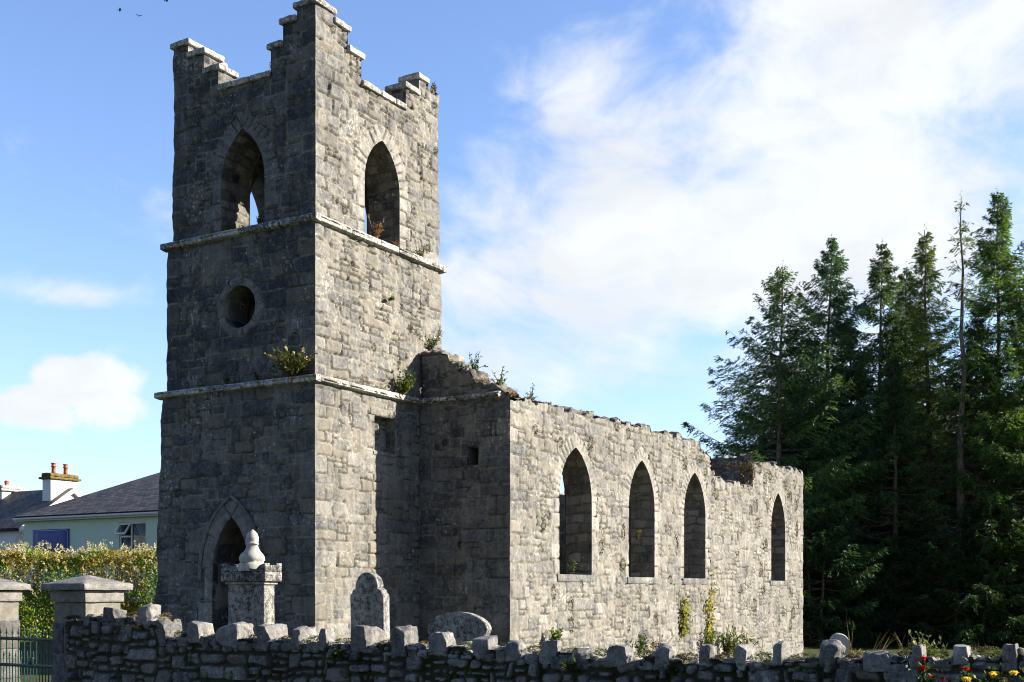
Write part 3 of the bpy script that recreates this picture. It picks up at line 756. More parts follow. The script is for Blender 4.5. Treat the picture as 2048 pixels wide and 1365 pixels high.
# ------------------------------------------------------------------ leaves, blades, stems
def unit(v): return v / np.maximum(np.linalg.norm(v, axis=-1, keepdims=True), 1e-9)
def leaves(acc, pos, dirs, size, cols, aspect=.5, R=None, fold=0.):
    """diamond leaves: pos base, dirs the way they point"""
    R = R or np.random.RandomState(1); N = len(pos); dirs = unit(np.asarray(dirs, float)); size = np.broadcast_to(size, (N,))[:, None]
    side = unit(np.cross(dirs, R.randn(N, 3))); 
    a = pos; t = pos + dirs * size; m = pos + dirs * size * .45
    l = m + side * size * aspect * .5; r = m - side * size * aspect * .5
    v = np.stack([a, l, t, r], 1).reshape(-1, 3)
    f = np.arange(N * 4).reshape(N, 4); c = np.repeat(np.concatenate([cols, np.ones((N, 1))], 1), 4, 0)
    acc.add(v, f, c)
def blades(acc, base, dirs, length, width, cols, R, droop=.5, seg=4):
    """tapering bent strips (grass, fronds)"""
    N = len(base); dirs = unit(dirs); length = np.broadcast_to(length, (N,)); side = unit(np.cross(dirs, R.randn(N, 3)))
    t = np.linspace(0, 1, seg + 1)
    hz = dirs.copy(); hz[:, 2] = 0
    P = base[:, None] + dirs[:, None] * (length[:, None, None] * t[None, :, None]) + (hz[:, None] * .3 - np.array((0, 0, 1.))) * (droop * length[:, None, None] * (t ** 2)[None, :, None])
    w = (width * (1 - t * .92))[None, :, None]
    L, Rr = P + side[:, None] * w * .5, P - side[:, None] * w * .5
    v = np.stack([L, Rr], 2).reshape(-1, 3); o = (np.arange(N) * (seg + 1) * 2)[:, None]
    k = np.arange(seg) * 2; f = np.stack([o + k, o + k + 1, o + k + 3, o + k + 2], -1).reshape(-1, 4)
    acc.add(v, f, np.repeat(np.concatenate([cols, np.ones((N, 1))], 1), (seg + 1) * 2, 0))
def vary(R, N, c, k=.35, hue=.2):
    c = np.array(c, float)[None] * (1 + k * (R.rand(N, 1) * 2 - 1)); return np.clip(c * (1 + hue * (R.rand(N, 3) * 2 - 1)), .002, 1)
def pick(R, N, cols, k=.3, hue=.12):
    cols = np.array(cols, float); return np.clip(cols[R.randint(len(cols), size=N)] * (1 + k * (R.rand(N, 1) * 2 - 1)) * (1 + hue * (R.rand(N, 3) * 2 - 1)), .002, 1)

GREEN = [(.045, .085, .018), (.07, .11, .022), (.03, .06, .015)]
YGREEN = [(.10, .15, .025), (.15, .18, .03), (.06, .10, .02)]
BROWN = [(.14, .09, .04), (.20, .13, .06), (.10, .06, .03)]
def weed(name, loc, h, n, cols, seed, label, cat='plant', group=None, lean=(0, 0, 0), spread=.45, leaf=.05, flowers=None, stemc=(.10, .10, .03), lpn=14, fn=1., aspect=.5):
    R = np.random.RandomState(seed); ro = empty(name, loc, 0, label, cat, group); S, Lf, FL = Acc(), Acc(), []
    ln = np.array(lean, float)
    for k in range(n):
        az_ = R.rand() * 6.283; d = np.array((math.cos(az_) * spread * R.rand(), math.sin(az_) * spread * R.rand(), 1.)) + ln; d /= np.linalg.norm(d)
        L = h * R.uniform(.5, 1.05); t = np.linspace(0, 1, 6)[:, None]
        b = np.array((R.uniform(-.1, .1) * h, R.uniform(-.1, .1) * h, -.02)); cv = R.randn(3) * .12 * L
        P = b + d * L * t + cv * t ** 2 - np.array((0, 0, .25 * L)) * t ** 2 * np.linalg.norm(d[:2])
        tube(S, P, np.linspace(.006, .002, 6) * (1 + h), 4, (*vary(R, 1, stemc)[0], 1), cap=False)
        m = int(lpn); tt = R.uniform(.1, 1., m); pp = np.stack([np.interp(tt, t[:, 0], P[:, i]) for i in range(3)], 1)
        dr = R.randn(m, 3) * .8 + d * .5; leaves(Lf, pp, dr, leaf * R.uniform(.6, 1.3, m), pick(R, m, cols), aspect, R)
        if flowers is not None and R.rand() < fn:
            q = R.randint(5, 10); Fl = Acc(); FL.append(Fl); leaves(Fl, P[-1] + R.randn(q, 3) * leaf * .12, R.randn(q, 3) + (0, 0, .6), leaf * .7, pick(R, q, flowers, .15, .06), .9, R)
    S.build('stem', M_LEAF, ro); Lf.build('foliage', M_LEAF, ro, False)
    for Fl in FL: Fl.build('flower', M_LEAF, ro, False)
    return ro
def tuft(name, loc, h, n, cols, seed, label, cat='grass tuft', group=None, lean=(0, 0, 0), width=.010, droop=.5, spread=.7, rad=.05):
    R = np.random.RandomState(seed); A = Acc()
    b = np.clip(R.randn(n, 3), -1.6, 1.6) * rad * (1, 1, .2); d = np.stack([R.randn(n) * spread, R.randn(n) * spread, np.ones(n)], 1) + np.array(lean)
    blades(A, b, d, h * R.uniform(.5, 1.1, n), width, pick(R, n, cols), R, droop)
    o = A.build(name, M_LEAF, None, False); o.location = loc; return tag(o, label, cat, group)
def cushion_mesh(seed, cols, n=220, r=.1, leaf=.025, name='moss_tuft'):
    R = np.random.RandomState(seed); A = Acc(); d = unit(R.randn(n, 3)); p = d * r * R.uniform(.55, 1., (n, 1)) * (1, .8, .9)
    leaves(A, p, d + R.randn(n, 3) * .6, leaf * R.uniform(.6, 1.4, n), pick(R, n, cols), .6, R); me = A.mesh(name, False); me.materials.append(M_LEAF); return me
def inst(name, me, loc, label, cat, group=None, scale=1., rz=0.):
    o = bpy.data.objects.new(name, me); COL.objects.link(o); o.location = loc
    o.scale = (scale,) * 3 if not hasattr(scale, '__len__') else scale; o.rotation_euler = (0, 0, rz); return tag(o, label, cat, group)

# ------------------------------------------------------------------ roadside wall with its upright coping stones
XW, TW = -8.0, .36
COPES = [(-3.34,-3.13,1.25,1.48,.23),(-4.02,-3.77,1.26,1.52,.23),(-4.28,-4.11,1.0,1.32,.29),(-4.87,-4.66,1.07,1.33,.3),(-5.5,-5.15,.99,1.31,.33),(-5.98,-5.78,1.0,1.28,.37),(-6.46,-6.31,.99,1.26,.35),(-6.86,-6.74,1.0,1.26,.12),(-7.44,-7.19,1.01,1.29,.33),(-7.95,-7.77,.98,1.29,.28),(-8.47,-8.23,1.01,1.24,.25),(-9.01,-8.8,.98,1.22,.24),(-9.39,-9.21,.96,1.15,.18),(-9.8,-9.62,.94,1.18,.18),(-10.14,-9.97,.93,1.1,.2),(-10.61,-10.39,.94,1.17,.2),(-11.05,-10.89,.94,1.16,.2),(-11.47,-11.34,.94,1.17,.22),(-11.83,-11.69,.96,1.19,.22),(-12.18,-12.05,.97,1.22,.2),(-12.67,-12.47,.99,1.24,.23),(-13.12,-12.89,.99,1.16,.22),(-13.4,-13.29,1.02,1.22,.2),(-13.78,-13.63,1.07,1.23,.25),(-14.15,-14.03,1.07,1.25,.24),(-14.55,-14.36,1.05,1.25,.25),(-14.95,-14.8,1.05,1.26,.25)]
def build_wall():
    y0 = -2.42; org = cw(XW, y0, 0)
    wl = empty('boundary_wall', org, ANG, 'mossy dry stone wall along the foreground with upright lumpy coping stones', 'wall')
    L = 13.4
    ku = np.array([0, 1.74, 1.80, 4.74, 6.74, 8.74, 10.34, 11.44, 13.4]); kz = np.array([1.33, 1.31, 1.09, 1.07, 1.04, 1.01, 1.05, 1.12, 1.13])
    def top(u): return np.interp(u, ku, kz) + (_h2(np.floor(u / .19), u * 0, 2) - .5) * .09 + (fb2(u * 11, u * 0, 3) - .5) * .04
    A = Acc()
    face(A, (0, 0, 0), -EY, NX, L, 0, top, .0125, [], 401, 'dry', cell=.040, dry=True)
    face(A, (TW, 0, 0), -EY, EX, L, 0, top, .05, [], 402, 'dry', cell=.06, dry=True)
    us = np.arange(0, L + .01, .03); sweep(A, (0, 0, 0), -EY, NX, np.stack([us, top(us)], 1), TW, .035, 403, stone=(.2, .2), flip=True, amp=.045, start=.0)
    for y, s in ((0, 1), (-L, -1)): plainbox(A, (0.02, min(y, y - s * .02), 0), (TW - .02, max(y, y - s * .02), 1.05), (.4, 0, .3, 0))
    A.build('stonework', M_DRY, wl)
    rng = random.Random(4)
    for i, (ya, yb, zb, zt, t) in enumerate(COPES):
        B = Acc(); cy, w = (ya + yb) / 2 - y0, (yb - ya); zc = (zb + zt) / 2; hh = zt - zb
        rnd = .06 if i in (19, 20) else (.03 if i in (0, 4) else .012)
        tp = rng.uniform(.02, .16) + (.15 if i in (22, 23, 24) else 0); sk = rng.uniform(-.14, .14); sl_ = rng.uniform(-.16, .16)
        t = max(t, .2); RP = np.random.RandomState(40 + i); planes = []
        for q in range(6):
            pn = unit(RP.randn(3) * (.8, 1., .9) + (0, 0, .5)); planes.append((pn, RP.uniform(.78, 1.08) * np.abs(pn).sum() * .80))
        def shp(P, cy=cy, zb=zb, hh=hh, tp=tp, sk=sk, sl_=sl_):
            Q = P.copy(); k = np.clip((P[:, 2] - zb) / hh, 0, 1.2)
            Q[:, 1] = cy + (P[:, 1] - cy) * (1 - tp * k) + sk * k * hh * .6; Q[:, 2] += sl_ * (P[:, 1] - cy) * k
            f = fb3(P * 6.5 + i * 3.7, 5, 4) - .5; n_ = unit(P - np.array((TW * .45, cy, zb + hh * .45))); Q += n_ * (f * .06)[:, None]
            c_ = np.array((-.03 + t * .5, cy, zb + hh * .5)); hs = np.array((t * .5, w * .5, hh * .5))
            for pn, pd in planes:
                sd_ = ((Q - c_) / hs) @ pn - pd; Q -= (np.maximum(sd_, 0)[:, None] * pn) * hs
            return Q
        box(B, (-.03, ya - y0, zb - .01), (-.03 + t, yb - y0, zt),   .015, rnd, .024, 13, 410 + i, (rng.uniform(.3, .7), 0, rng.uniform(0, .45), 0), shp)
        B.build('coping_stone', M_ROCK, wl)
    # smaller bedding stones between the uprights
    for i in range(len(COPES) - 1):
        a, b = COPES[i + 1][1], COPES[i][0]
        g = b - a
        if g < .1 or i == 1: continue
        k = 1 if g < .28 else 2
        for q in range(k):
            B = Acc(); yy0, yy1 = a + g * q / k + .015, a + g * (q + 1) / k - .015; zb = float(np.interp(y0 - (yy0 + yy1) / 2, ku, kz)) - .06
            box(B, (-.01, yy0 - y0, zb - .03), (TW * .75, yy1 - y0, zb + rng.uniform(.0, .06)), .02, .02, .03, 11, 460 + i, (rng.uniform(.2, .55), 0, rng.uniform(0, .4), 0)); B.build('bedding_stone', M_DRY, wl)
build_wall()

# ------------------------------------------------------------------ gate piers and gate
def pier(Yf, Xf, label, seed, lx=.62, ly=.66):
    p = empty('gate_pier', cw(Xf, Yf, 0), ANG, label, 'pier'); rng = random.Random(seed)
    A = Acc(); z = 0.
    for k, h in enumerate((.42, .42, .42, .27)):
        d = .0 if k < 3 else -.03
        if k % 2: cuts = [0, ly * .42, ly]
        else: cuts = [0, ly * .66, ly]
        for a, b in zip(cuts[:-1], cuts[1:]):
            box(A, (-d, a - (d if a == 0 else 0) + .003, z + .004), (lx + d, b + (d if b == ly else 0) - .003, z + h - .004), .04, .016, .012, 8, seed + k, (rng.uniform(.1, .42), 0, rng.uniform(.1, .8), 0))
        z += h
    plainbox(A, (.02, .02, 0), (lx - .02, ly - .02, z), (.5, 1, .5, 0))
    A.build('shaft', M_ROCK, p)
    if True:
        B = Acc(); box(B, (-.02, -.02, z + .002), (lx + .02, ly + .02, z + .16), .05, .015, .012, 8, seed + 8, (.55, 0, .7, 0)); B.build('neck_block', M_ROCK, p)
    z += .165; B = Acc(); o = .10
    def shp(P):
        Q = P.copy(); k = np.maximum(np.abs(P[:, 0] - lx / 2) / (lx / 2 + o), np.abs(P[:, 1] - ly / 2) / (ly / 2 + o)); up = P[:, 2] > z + .05
        Q[:, 2] += np.where(up, (1 - np.clip(k, 0, 1)) * .125, 0); return Q
    box(B, (-o, -o, z), (lx + o, ly + o, z + .085), .05, .012, .008, 8, seed + 9, (.62, 0, .45, 0), shp); B.build('pyramid_cap', M_ROCK, p)
    return p
pier(-2.74, -7.95, 'square stone gate pier with pyramid cap at the end of the dry stone wall', 501)
pier(-.62, -7.95, 'stone gate pier at the far left, cut off by the edge of the picture', 502)
def build_gate():
    y0, y1, x = -.64, -2.04, -7.72
    g = empty('iron_gate', cw(x, y0, 0), ANG, 'green painted iron gate with spear tips between the two stone piers', 'gate'); W_ = y0 - y1
    col = (.01, .1, .07, 1)
    for z in (.99, .62, .12):
        A = Acc(); box(A, (-.012, -W_, z), (.012, 0, z + .045), .2, .004, 0, 1, 1); A.build('rail', M_IRON, g)
    n = 11
    def spear(A, y, z, s=1.): lathe(A, [(0, z + .15 * s), (.004, z + .12 * s), (.017 * s, z + .045 * s), (.006, z + .015), (.013, z + .008), (.013, z), (0, z)], 6); 
    for k in range(n):
        y = -W_ * (k + .5) / n; A = Acc(); tube(A, [(0, y, .1), (0, y, 1.05)], .009, 6); A.build('bar', M_IRON, g)
        A = Acc(); spear(A, 0, 0); o = A.build('spearhead', M_IRON, g); o.location = (0, y, 1.045)
    for k in range(n - 1):
        y = -W_ * (k + 1) / n; A = Acc(); tube(A, [(0, y, .1), (0, y, .74)], .006, 6); A.build('short_bar', M_IRON, g)
        A = Acc(); spear(A, 0, 0, .8); o = A.build('spearhead', M_IRON, g); o.location = (0, y, .735)
    A = Acc(); box(A, (-.02, -.75, .66), (.02, -.67, .76), .05, .004, 0); A.build('latch', M_IRON, g)
build_gate()

# ------------------------------------------------------------------ gravestones
def extrude_profile(acc, prof, t, col, seed, x0=0., n=10):
    """prof: closed outline in (y, z); a slab t thick along +x with a slightly worn face"""
    prof = np.asarray(prof, float); A = prof.copy(); k = len(A)
    seg = []
    for a, b in zip(A, np.roll(A, -1, 0)):
        m = max(1, int(np.hypot(*(b - a)) / .05)); seg += [a + (b - a) * q / m for q in range(m)]
    P = np.array(seg); k = len(P); cen = np.array(((A[:, 0].min() + A[:, 0].max()) / 2, (A[:, 1].min() + A[:, 1].max()) / 2))
    rings = [(x0, .985), (x0 + .012, 1.), (x0 + t - .012, 1.), (x0 + t, .985)]
    v = np.concatenate([np.stack([np.full(k, x), cen[0] + (P[:, 0] - cen[0]) * s, cen[1] + (P[:, 1] - cen[1]) * s], 1) for x, s in rings])
    v += (np.stack([fb3(v * 9, seed + i) for i in range(3)], 1) - .5) * .012
    f = []
    for r in range(3):
        for i in range(k): f.append((r * k + i, r * k + (i + 1) % k, (r + 1) * k + (i + 1) % k, (r + 1) * k + i))
    acc.add(v, f, col)
    from mathutils.geometry import tessellate_polygon
    tri = np.array(tessellate_polygon([[Vector((0, p[0], p[1])) for p in P]]))
    for r in (0, 3): acc.add(v[r * k:(r + 1) * k], tri if r else tri[:, ::-1], col)
def arcpts(cy, cz, r, a0, a1, n=14): return [(cy + r * math.cos(math.radians(a)), cz + r * math.sin(math.radians(a))) for a in np.linspace(a0, a1, n)]
def graves():
    # pedestal monument under an urn
    X, Y = -4.30, -2.54; g = gzf(*cw(X, Y)[:2]); m = empty('urn_monument', cw(X, Y, g), ANG, 'tall grey pedestal gravestone with crenellated cap and pale stone urn before the church door', 'gravestone')
    w, t = .77, .25
    A = Acc(); box(A, (0, 0, -.1), (t, w, 1.78 - g), .07, .012, .006, 6, 601, (.42, 0, .2, 0)); A.build('pedestal', M_GRAVE, m)
    A = Acc(); box(A, (-.10, -.10, 0), (t + .12, w + .10, .45), .08, .015, .01, 6, 602, (.4, 0, .2, 0)); A.build('plinth', M_GRAVE, m)
    A = Acc(); z = 1.78 - g; box(A, (-.035, -.035, z + .003), (t + .035, w + .035, z + .05), .06, .012, .004, 6, 603, (.5, 0, .3, 0)); box(A, (-.075, -.09, z + .052), (t + .075, w + .09, z + .21), .05, .012, .006, 6, 604, (.3, 0, .2, 0))
    z2 = z + .212
    prof = [(-.09, z2), (w + .09, z2), (w + .09, z2 + .13), (w - .02, z2 + .10), (w - .10, z2 + .03), (w / 2 + .16, z2 + .05), (w / 2, z2 + .16), (w / 2 - .16, z2 + .05), (.10, z2 + .03), (.02, z2 + .10), (-.09, z2 + .13)]
    extrude_profile(A, prof, .12, (.3, 0, .2, 0), 605, -.075); extrude_profile(A, prof, .12, (.3, 0, .2, 0), 606, t - .045)
    for ya in (-.09, w - .06): box(A, (.05, ya, z2), (t - .05, ya + .15, z2 + .10), .05, .01, .005, 6, 607, (.3, 0, .2, 0))
    A.build('crenellated_cap', M_GRAVE, m)
    A = Acc(); zu = z2 + .01
    lathe(A, [(0, zu), (.235, zu), (.235, zu + .02), (.225, zu + .10), (.205, zu + .125), (.19, zu + .13), (.185, zu + .15), (.205, zu + .165), (.205, zu + .22), (.18, zu + .27), (.135, zu + .315), (.105, zu + .36), (.093, zu + .41), (.097, zu + .425), (.112, zu + .43), (.112, zu + .445), (.10, zu + .455), (.108, zu + .49), (.104, zu + .54), (.08, zu + .60), (.045, zu + .645), (.012, zu + .675), (0, zu + .68)], 28, (.5, 0, .2, 0))
    for v in A.v: v += (np.stack([fb3(v * 11, 3 + q) for q in range(3)], 1) - .5) * .03
    o = A.build('urn', M_URN, m); o.location = (t / 2, w / 2 - .02, 0)
    # shouldered headstone
    X, Y = -2.52, -3.60; g = gzf(*cw(X, Y)[:2]); w, t, H = .70, .17, 1.99 - g
    prof = [(0, -.15), (w, -.15), (w, H - .38), (w - .05, H - .33)] + [(w - .05, H - .30), (w - .13, H - .26)] + arcpts(w / 2, H - .235, .235, 0, 180, 18) + [(.13, H - .26), (.05, H - .30), (.05, H - .33), (0, H - .38)]
    A = Acc(); extrude_profile(A, prof, t, (.45, 0, .2, 0), 611); o = A.build('headstone', M_GRAVE, None, False); o.location = cw(X, Y, g); o.rotation_euler = (0, math.radians(-1.5), ANG)
    tag(o, 'tall shouldered headstone with a rounded head standing by the corner of the tower', 'gravestone')
    # low scrolled gravestone
    X, Y = -3.80, -6.40; g = gzf(*cw(X, Y)[:2]); w, t, H = 1.08, .14, 1.37 - g
    top = [(w - .02 - .0, H - .30)] + [(w / 2 + (w / 2) * math.cos(a), H - .27 + .27 * math.sin(a)) for a in np.linspace(.12, math.pi - .12, 22)] + [(.02, H - .30)]
    prof = [(.10, -.15), (w - .10, -.15), (w - .10, H - .40), (w - .07, H - .36)] + top + [(.07, H - .36), (.10, H - .40)]
    A = Acc(); extrude_profile(A, prof, t, (.42, 0, .2, 0), 621); o = A.build('headstone', M_GRAVE, None, False); o.location = cw(X, Y, g); o.rotation_euler = (0, 0, ANG)
    tag(o, 'broad low gravestone with a gently curved top in the angle of tower and nave', 'gravestone')
    X, Y = -5.19, -12.02; g = gzf(*cw(X, Y)[:2]); w, t, H = .20, .10, 1.21 - g
    prof = [(0, -.15), (w, -.15), (w, H - .1)] + arcpts(w / 2, H - .1, .1, 0, 180, 12) + [(0, H - .1)]
    A = Acc(); extrude_profile(A, prof, t, (.6, 0, .1, 0), 631); o = A.build('headstone', M_URN, None); o.location = cw(X, Y, g); o.rotation_euler = (0, 0, ANG + .5)
    tag(o, 'small pale rounded headstone peeping over the wall near the trees', 'gravestone')
graves()

# ------------------------------------------------------------------ houses beyond the hedge
def slate_mat():
    m, T, b = new_mat('roof_slate'); oc = T.n('ShaderNodeTexCoord').outputs['UV']
    br = T.n('ShaderNodeTexBrick', {'Vector': oc, 'Color1': (.060, .055, .052, 1), 'Color2': (.15, .132, .12, 1), 'Mortar': (.012, .012, .014, 1), 'Scale': 1., 'Mortar Size': .012, 'Brick Width': .30, 'Row Height': .2, 'Bias': 0.}, offset=.5)
    nz = T.noise(T.mapv(T.n('ShaderNodeTexCoord').outputs['Object'], (1, 1, 3)), 4, 6, .7)
    c = T.mix(T.ss(nz, .52, .75, 0., .6), br.outputs[0], (.24, .215, .185)); T.t.links.new(c, b.inputs['Base Color'])
    bp = T.n('ShaderNodeBump', {'Height': br.outputs[1], 'Strength': -.8, 'Distance': .02}); T.t.links.new(bp.outputs[0], b.inputs['Normal']); b.inputs['Roughness'].default_value = .6; return m
M_SLATE = slate_mat()
M_GREENR = simple_mat('pale_green_render', (.57, .71, .58), (.62, .75, .63), 2.5, .9, .15, .1)
M_WHITER = simple_mat('white_render', (.72, .73, .74), (.82, .82, .81), 3, .9, .1, .1)
M_TRIM = simple_mat('pale_fascia', (.55, .55, .52), (.68, .67, .63), 8, .6, 0, .3)
M_FRAME = simple_mat('white_window_frame', (.75, .75, .75), (.82, .82, .82), 8, .4, 0, .4)
M_SIGN = simple_mat('blue_sign_paint', (.008, .026, .22), (.012, .036, .27), 8, .45, 0, .4)
M_POT = simple_mat('terracotta', (.36, .13, .08), (.48, .20, .13), 12, .8, .1, .2)
M_CAPM = simple_mat('mossy_chimney_cap', (.07, .055, .03), (.20, .15, .04), 9, .95, .6, .1)
def glass_mat():
    m, T, b = new_mat('window_glass'); b.inputs['Base Color'].default_value = (.03, .04, .045, 1); b.inputs['Roughness'].default_value = .05; b.inputs['Specular IOR Level'].default_value = .9; b.inputs['Alpha'].default_value = .35; return m
M_GLASS = glass_mat()
M_CURT = simple_mat('net_curtain', (.45, .47, .5), (.6, .61, .62), 5, .8, 0, .2, mapping=(6, 6, .4))
def poly_obj(name, quads, mat, parent, thick=0., uvs=True):
    """flat panels given as quads with a real thickness; UVs in metres along each panel"""
    bm = bmesh.new(); uv = bm.loops.layers.uv.new('UVMap')
    for q in quads:
        q = [Vector(p) for p in q]; e1 = (q[1] - q[0]).normalized(); nrm = e1.cross(q[-1] - q[0]).normalized(); e2 = nrm.cross(e1)
        top = [bm.verts.new(p) for p in q]; fs = [bm.faces.new(top)]
        if thick:
            bot = [bm.verts.new(p - nrm * thick) for p in q]; fs.append(bm.faces.new(bot[::-1]))
            for i in range(len(q)): fs.append(bm.faces.new([top[i], bot[i], bot[(i + 1) % len(q)], top[(i + 1) % len(q)]]))
        for f in fs:
            for l in f.loops: d = l.vert.co - q[0]; l[uv].uv = (d.dot(e1), d.dot(e2))
    me = bpy.data.meshes.new(name); bm.to_mesh(me); bm.free(); me.materials.append(mat)
    o = bpy.data.objects.new(name, me); COL.objects.link(o); o.parent = parent; return o
def pbox(name, boxes, mat, parent, rad=.01):
    A = Acc()
    for lo, hi in boxes: box(A, lo, hi, .5, rad, 0)
    return A.build(name, mat, parent)
def bungalow():
    # local: x back from the front wall (R), y to the left (L); the front left corner is the origin, the front runs to -y
    P0 = Vector((-21.2, 52, 0)); zg = gzf(P0.x, P0.y); h = empty('green_bungalow', (P0.x, P0.y, zg), ANG, 'pale green bungalow with a hipped slate roof behind the hedge', 'house')
    E = 4.80 - zg; Wd, Dp, ov = 14., 9., .28
    A = Acc(); wy0, wy1, wz0, wz1 = -7.48, -5.92, 2.6 - zg + .35, 4.45 - zg
    # front wall left open for the window
    for lo, hi in (((0, -5.92, -.5), (.3, 0, E)), ((0, -Wd, -.5), (.3, -7.48, E)), ((0, -7.48, -.5), (.3, -5.92, wz0)), ((0, -7.48, wz1), (.3, -5.92, E)), ((.3, -.3, -.5), (Dp, 0, E)), ((.3, -Wd, -.5), (Dp, -Wd + .3, E)), ((Dp - .3, -Wd + .3, -.5), (Dp, -.3, E))): plainbox(A, lo, hi)
    A.build('wall', M_GREENR, h, False)
    rz = E + (Dp / 2 + ov) * math.tan(math.radians(26)); x0, x1, ya, yb = -ov, Dp + ov, ov, -Wd - ov; hx = Dp / 2; hd = Dp / 2 + ov
    e = E + .02
    poly_obj('roof', [[(x0, yb, e), (x0, ya, e), (hx, ya - hd, rz), (hx, yb + hd, rz)], [(x1, ya, e), (x1, yb, e), (hx, yb + hd, rz), (hx, ya - hd, rz)], [(x0, ya, e), (x1, ya, e), (hx, ya - hd, rz)], [(x1, yb, e), (x0, yb, e), (hx, yb + hd, rz)]], M_SLATE, h, .05)
    pbox('fascia', [((x0 - .02, yb, E - .16), (x0 + .03, ya, E - .01)), ((x0 + .03, ya - .03, E - .16), (x1, ya + .02, E - .01))], M_TRIM, h)
    pbox('gutter', [((x0 - .12, yb, E - .10), (x0 - .022, ya, E + .0))], M_TRIM, h, .04)
    pbox('soffit', [((x0 + .03, yb, E - .15), (-.004, ya - .03, E - .13))], M_TRIM, h)
    w = pbox('window', [((.05, wy0, wz0), (.11, wy0 + .07, wz1)), ((.05, wy1 - .07, wz0), (.11, wy1, wz1)), ((.05, wy0 + .07, wz1 - .07), (.11, wy1 - .07, wz1)), ((.05, wy0 + .07, wz0), (.11, wy1 - .07, wz0 + .07)), ((.05, wy1 - .72, wz0 + .07), (.11, wy1 - .64, wz1 - .07)), ((.05, wy1 - .64, wz1 - .62), (.11, wy1 - .07, wz1 - .54))], M_FRAME, h)
    pbox('pane', [((.075, wy0 + .05, wz0 + .05), (.085, wy1 - .68, wz1 - .05)), ((.075, wy1 - .66, wz0 + .05), (.085, wy1 - .05, wz1 - .58))], M_GLASS, w, .001)
    pbox('net_curtain', [((.16, wy0 + .02, wz0 - .1), (.17, wy1 - .70, wz1 + .1))], M_CURT, w, .001)
    # the top light stands open, hinged at its head
    s = empty('sash', (.04, 0, wz1 - .05)); s.parent = w
    A = Acc(); a = math.radians(-38); yl, yr = wy1 - .03, wy1 - .68
    for lo, hi in (((-.02, yr, -.55), (.03, yl, -.47)), ((-.02, yr, -.07), (.03, yl, 0)), ((-.02, yr, -.47), (.03, yr + .07, -.07)), ((-.02, yl - .07, -.47), (.03, yl, -.07))): box(A, lo, hi, .5, .006, 0)
    bpy.data.objects.remove(s)
    def rot(acc): 
        for i, v in enumerate(acc.v):
            x, z = v[:, 0].copy(), v[:, 2].copy(); acc.v[i] = np.stack([.02 + x * math.cos(a) - z * math.sin(a) * -1 * -1, v[:, 1], wz1 - .05 + x * math.sin(a) * -1 * -1 + z * math.cos(a)], 1)
    a = math.radians(-35); rot(A); A.build('open_sash', M_FRAME, w)
    A = Acc(); box(A, (0, yr + .05, -.5), (.008, yl - .05, -.05), .5, .001, 0); rot(A); A.build('pane', M_GLASS, w)
    # blue sign with a thin white line and clipped corners
    sy0, sy1, sz0, sz1 = -2.93, -.62, 3.2 - zg, 4.28 - zg
    sg = pbox('wall_sign', [((-.05, sy0, sz0), (-.005, sy1, sz1))], M_SIGN, None, .008); sg.location = h.location; sg.rotation_euler = h.rotation_euler
    tag(sg, 'dark blue sign with a thin white border fixed to the green bungalow', 'sign')
    A = Acc(); i_ = .05; k = .16; xx = -.053
    pts = [(sy0 + k, sz1 - i_), (sy1 - k, sz1 - i_), (sy1 - i_, sz1 - k), (sy1 - i_, sz0 + k), (sy1 - k, sz0 + i_), (sy0 + k, sz0 + i_), (sy0 + i_, sz0 + k), (sy0 + i_, sz1 - k), (sy0 + k, sz1 - i_)]
    for p, q in zip(pts[:-1], pts[1:]): tube(A, [(xx, *p), (xx, *q)], .012, 4)
    A.build('border_line', M_FRAME, sg)
bungalow()
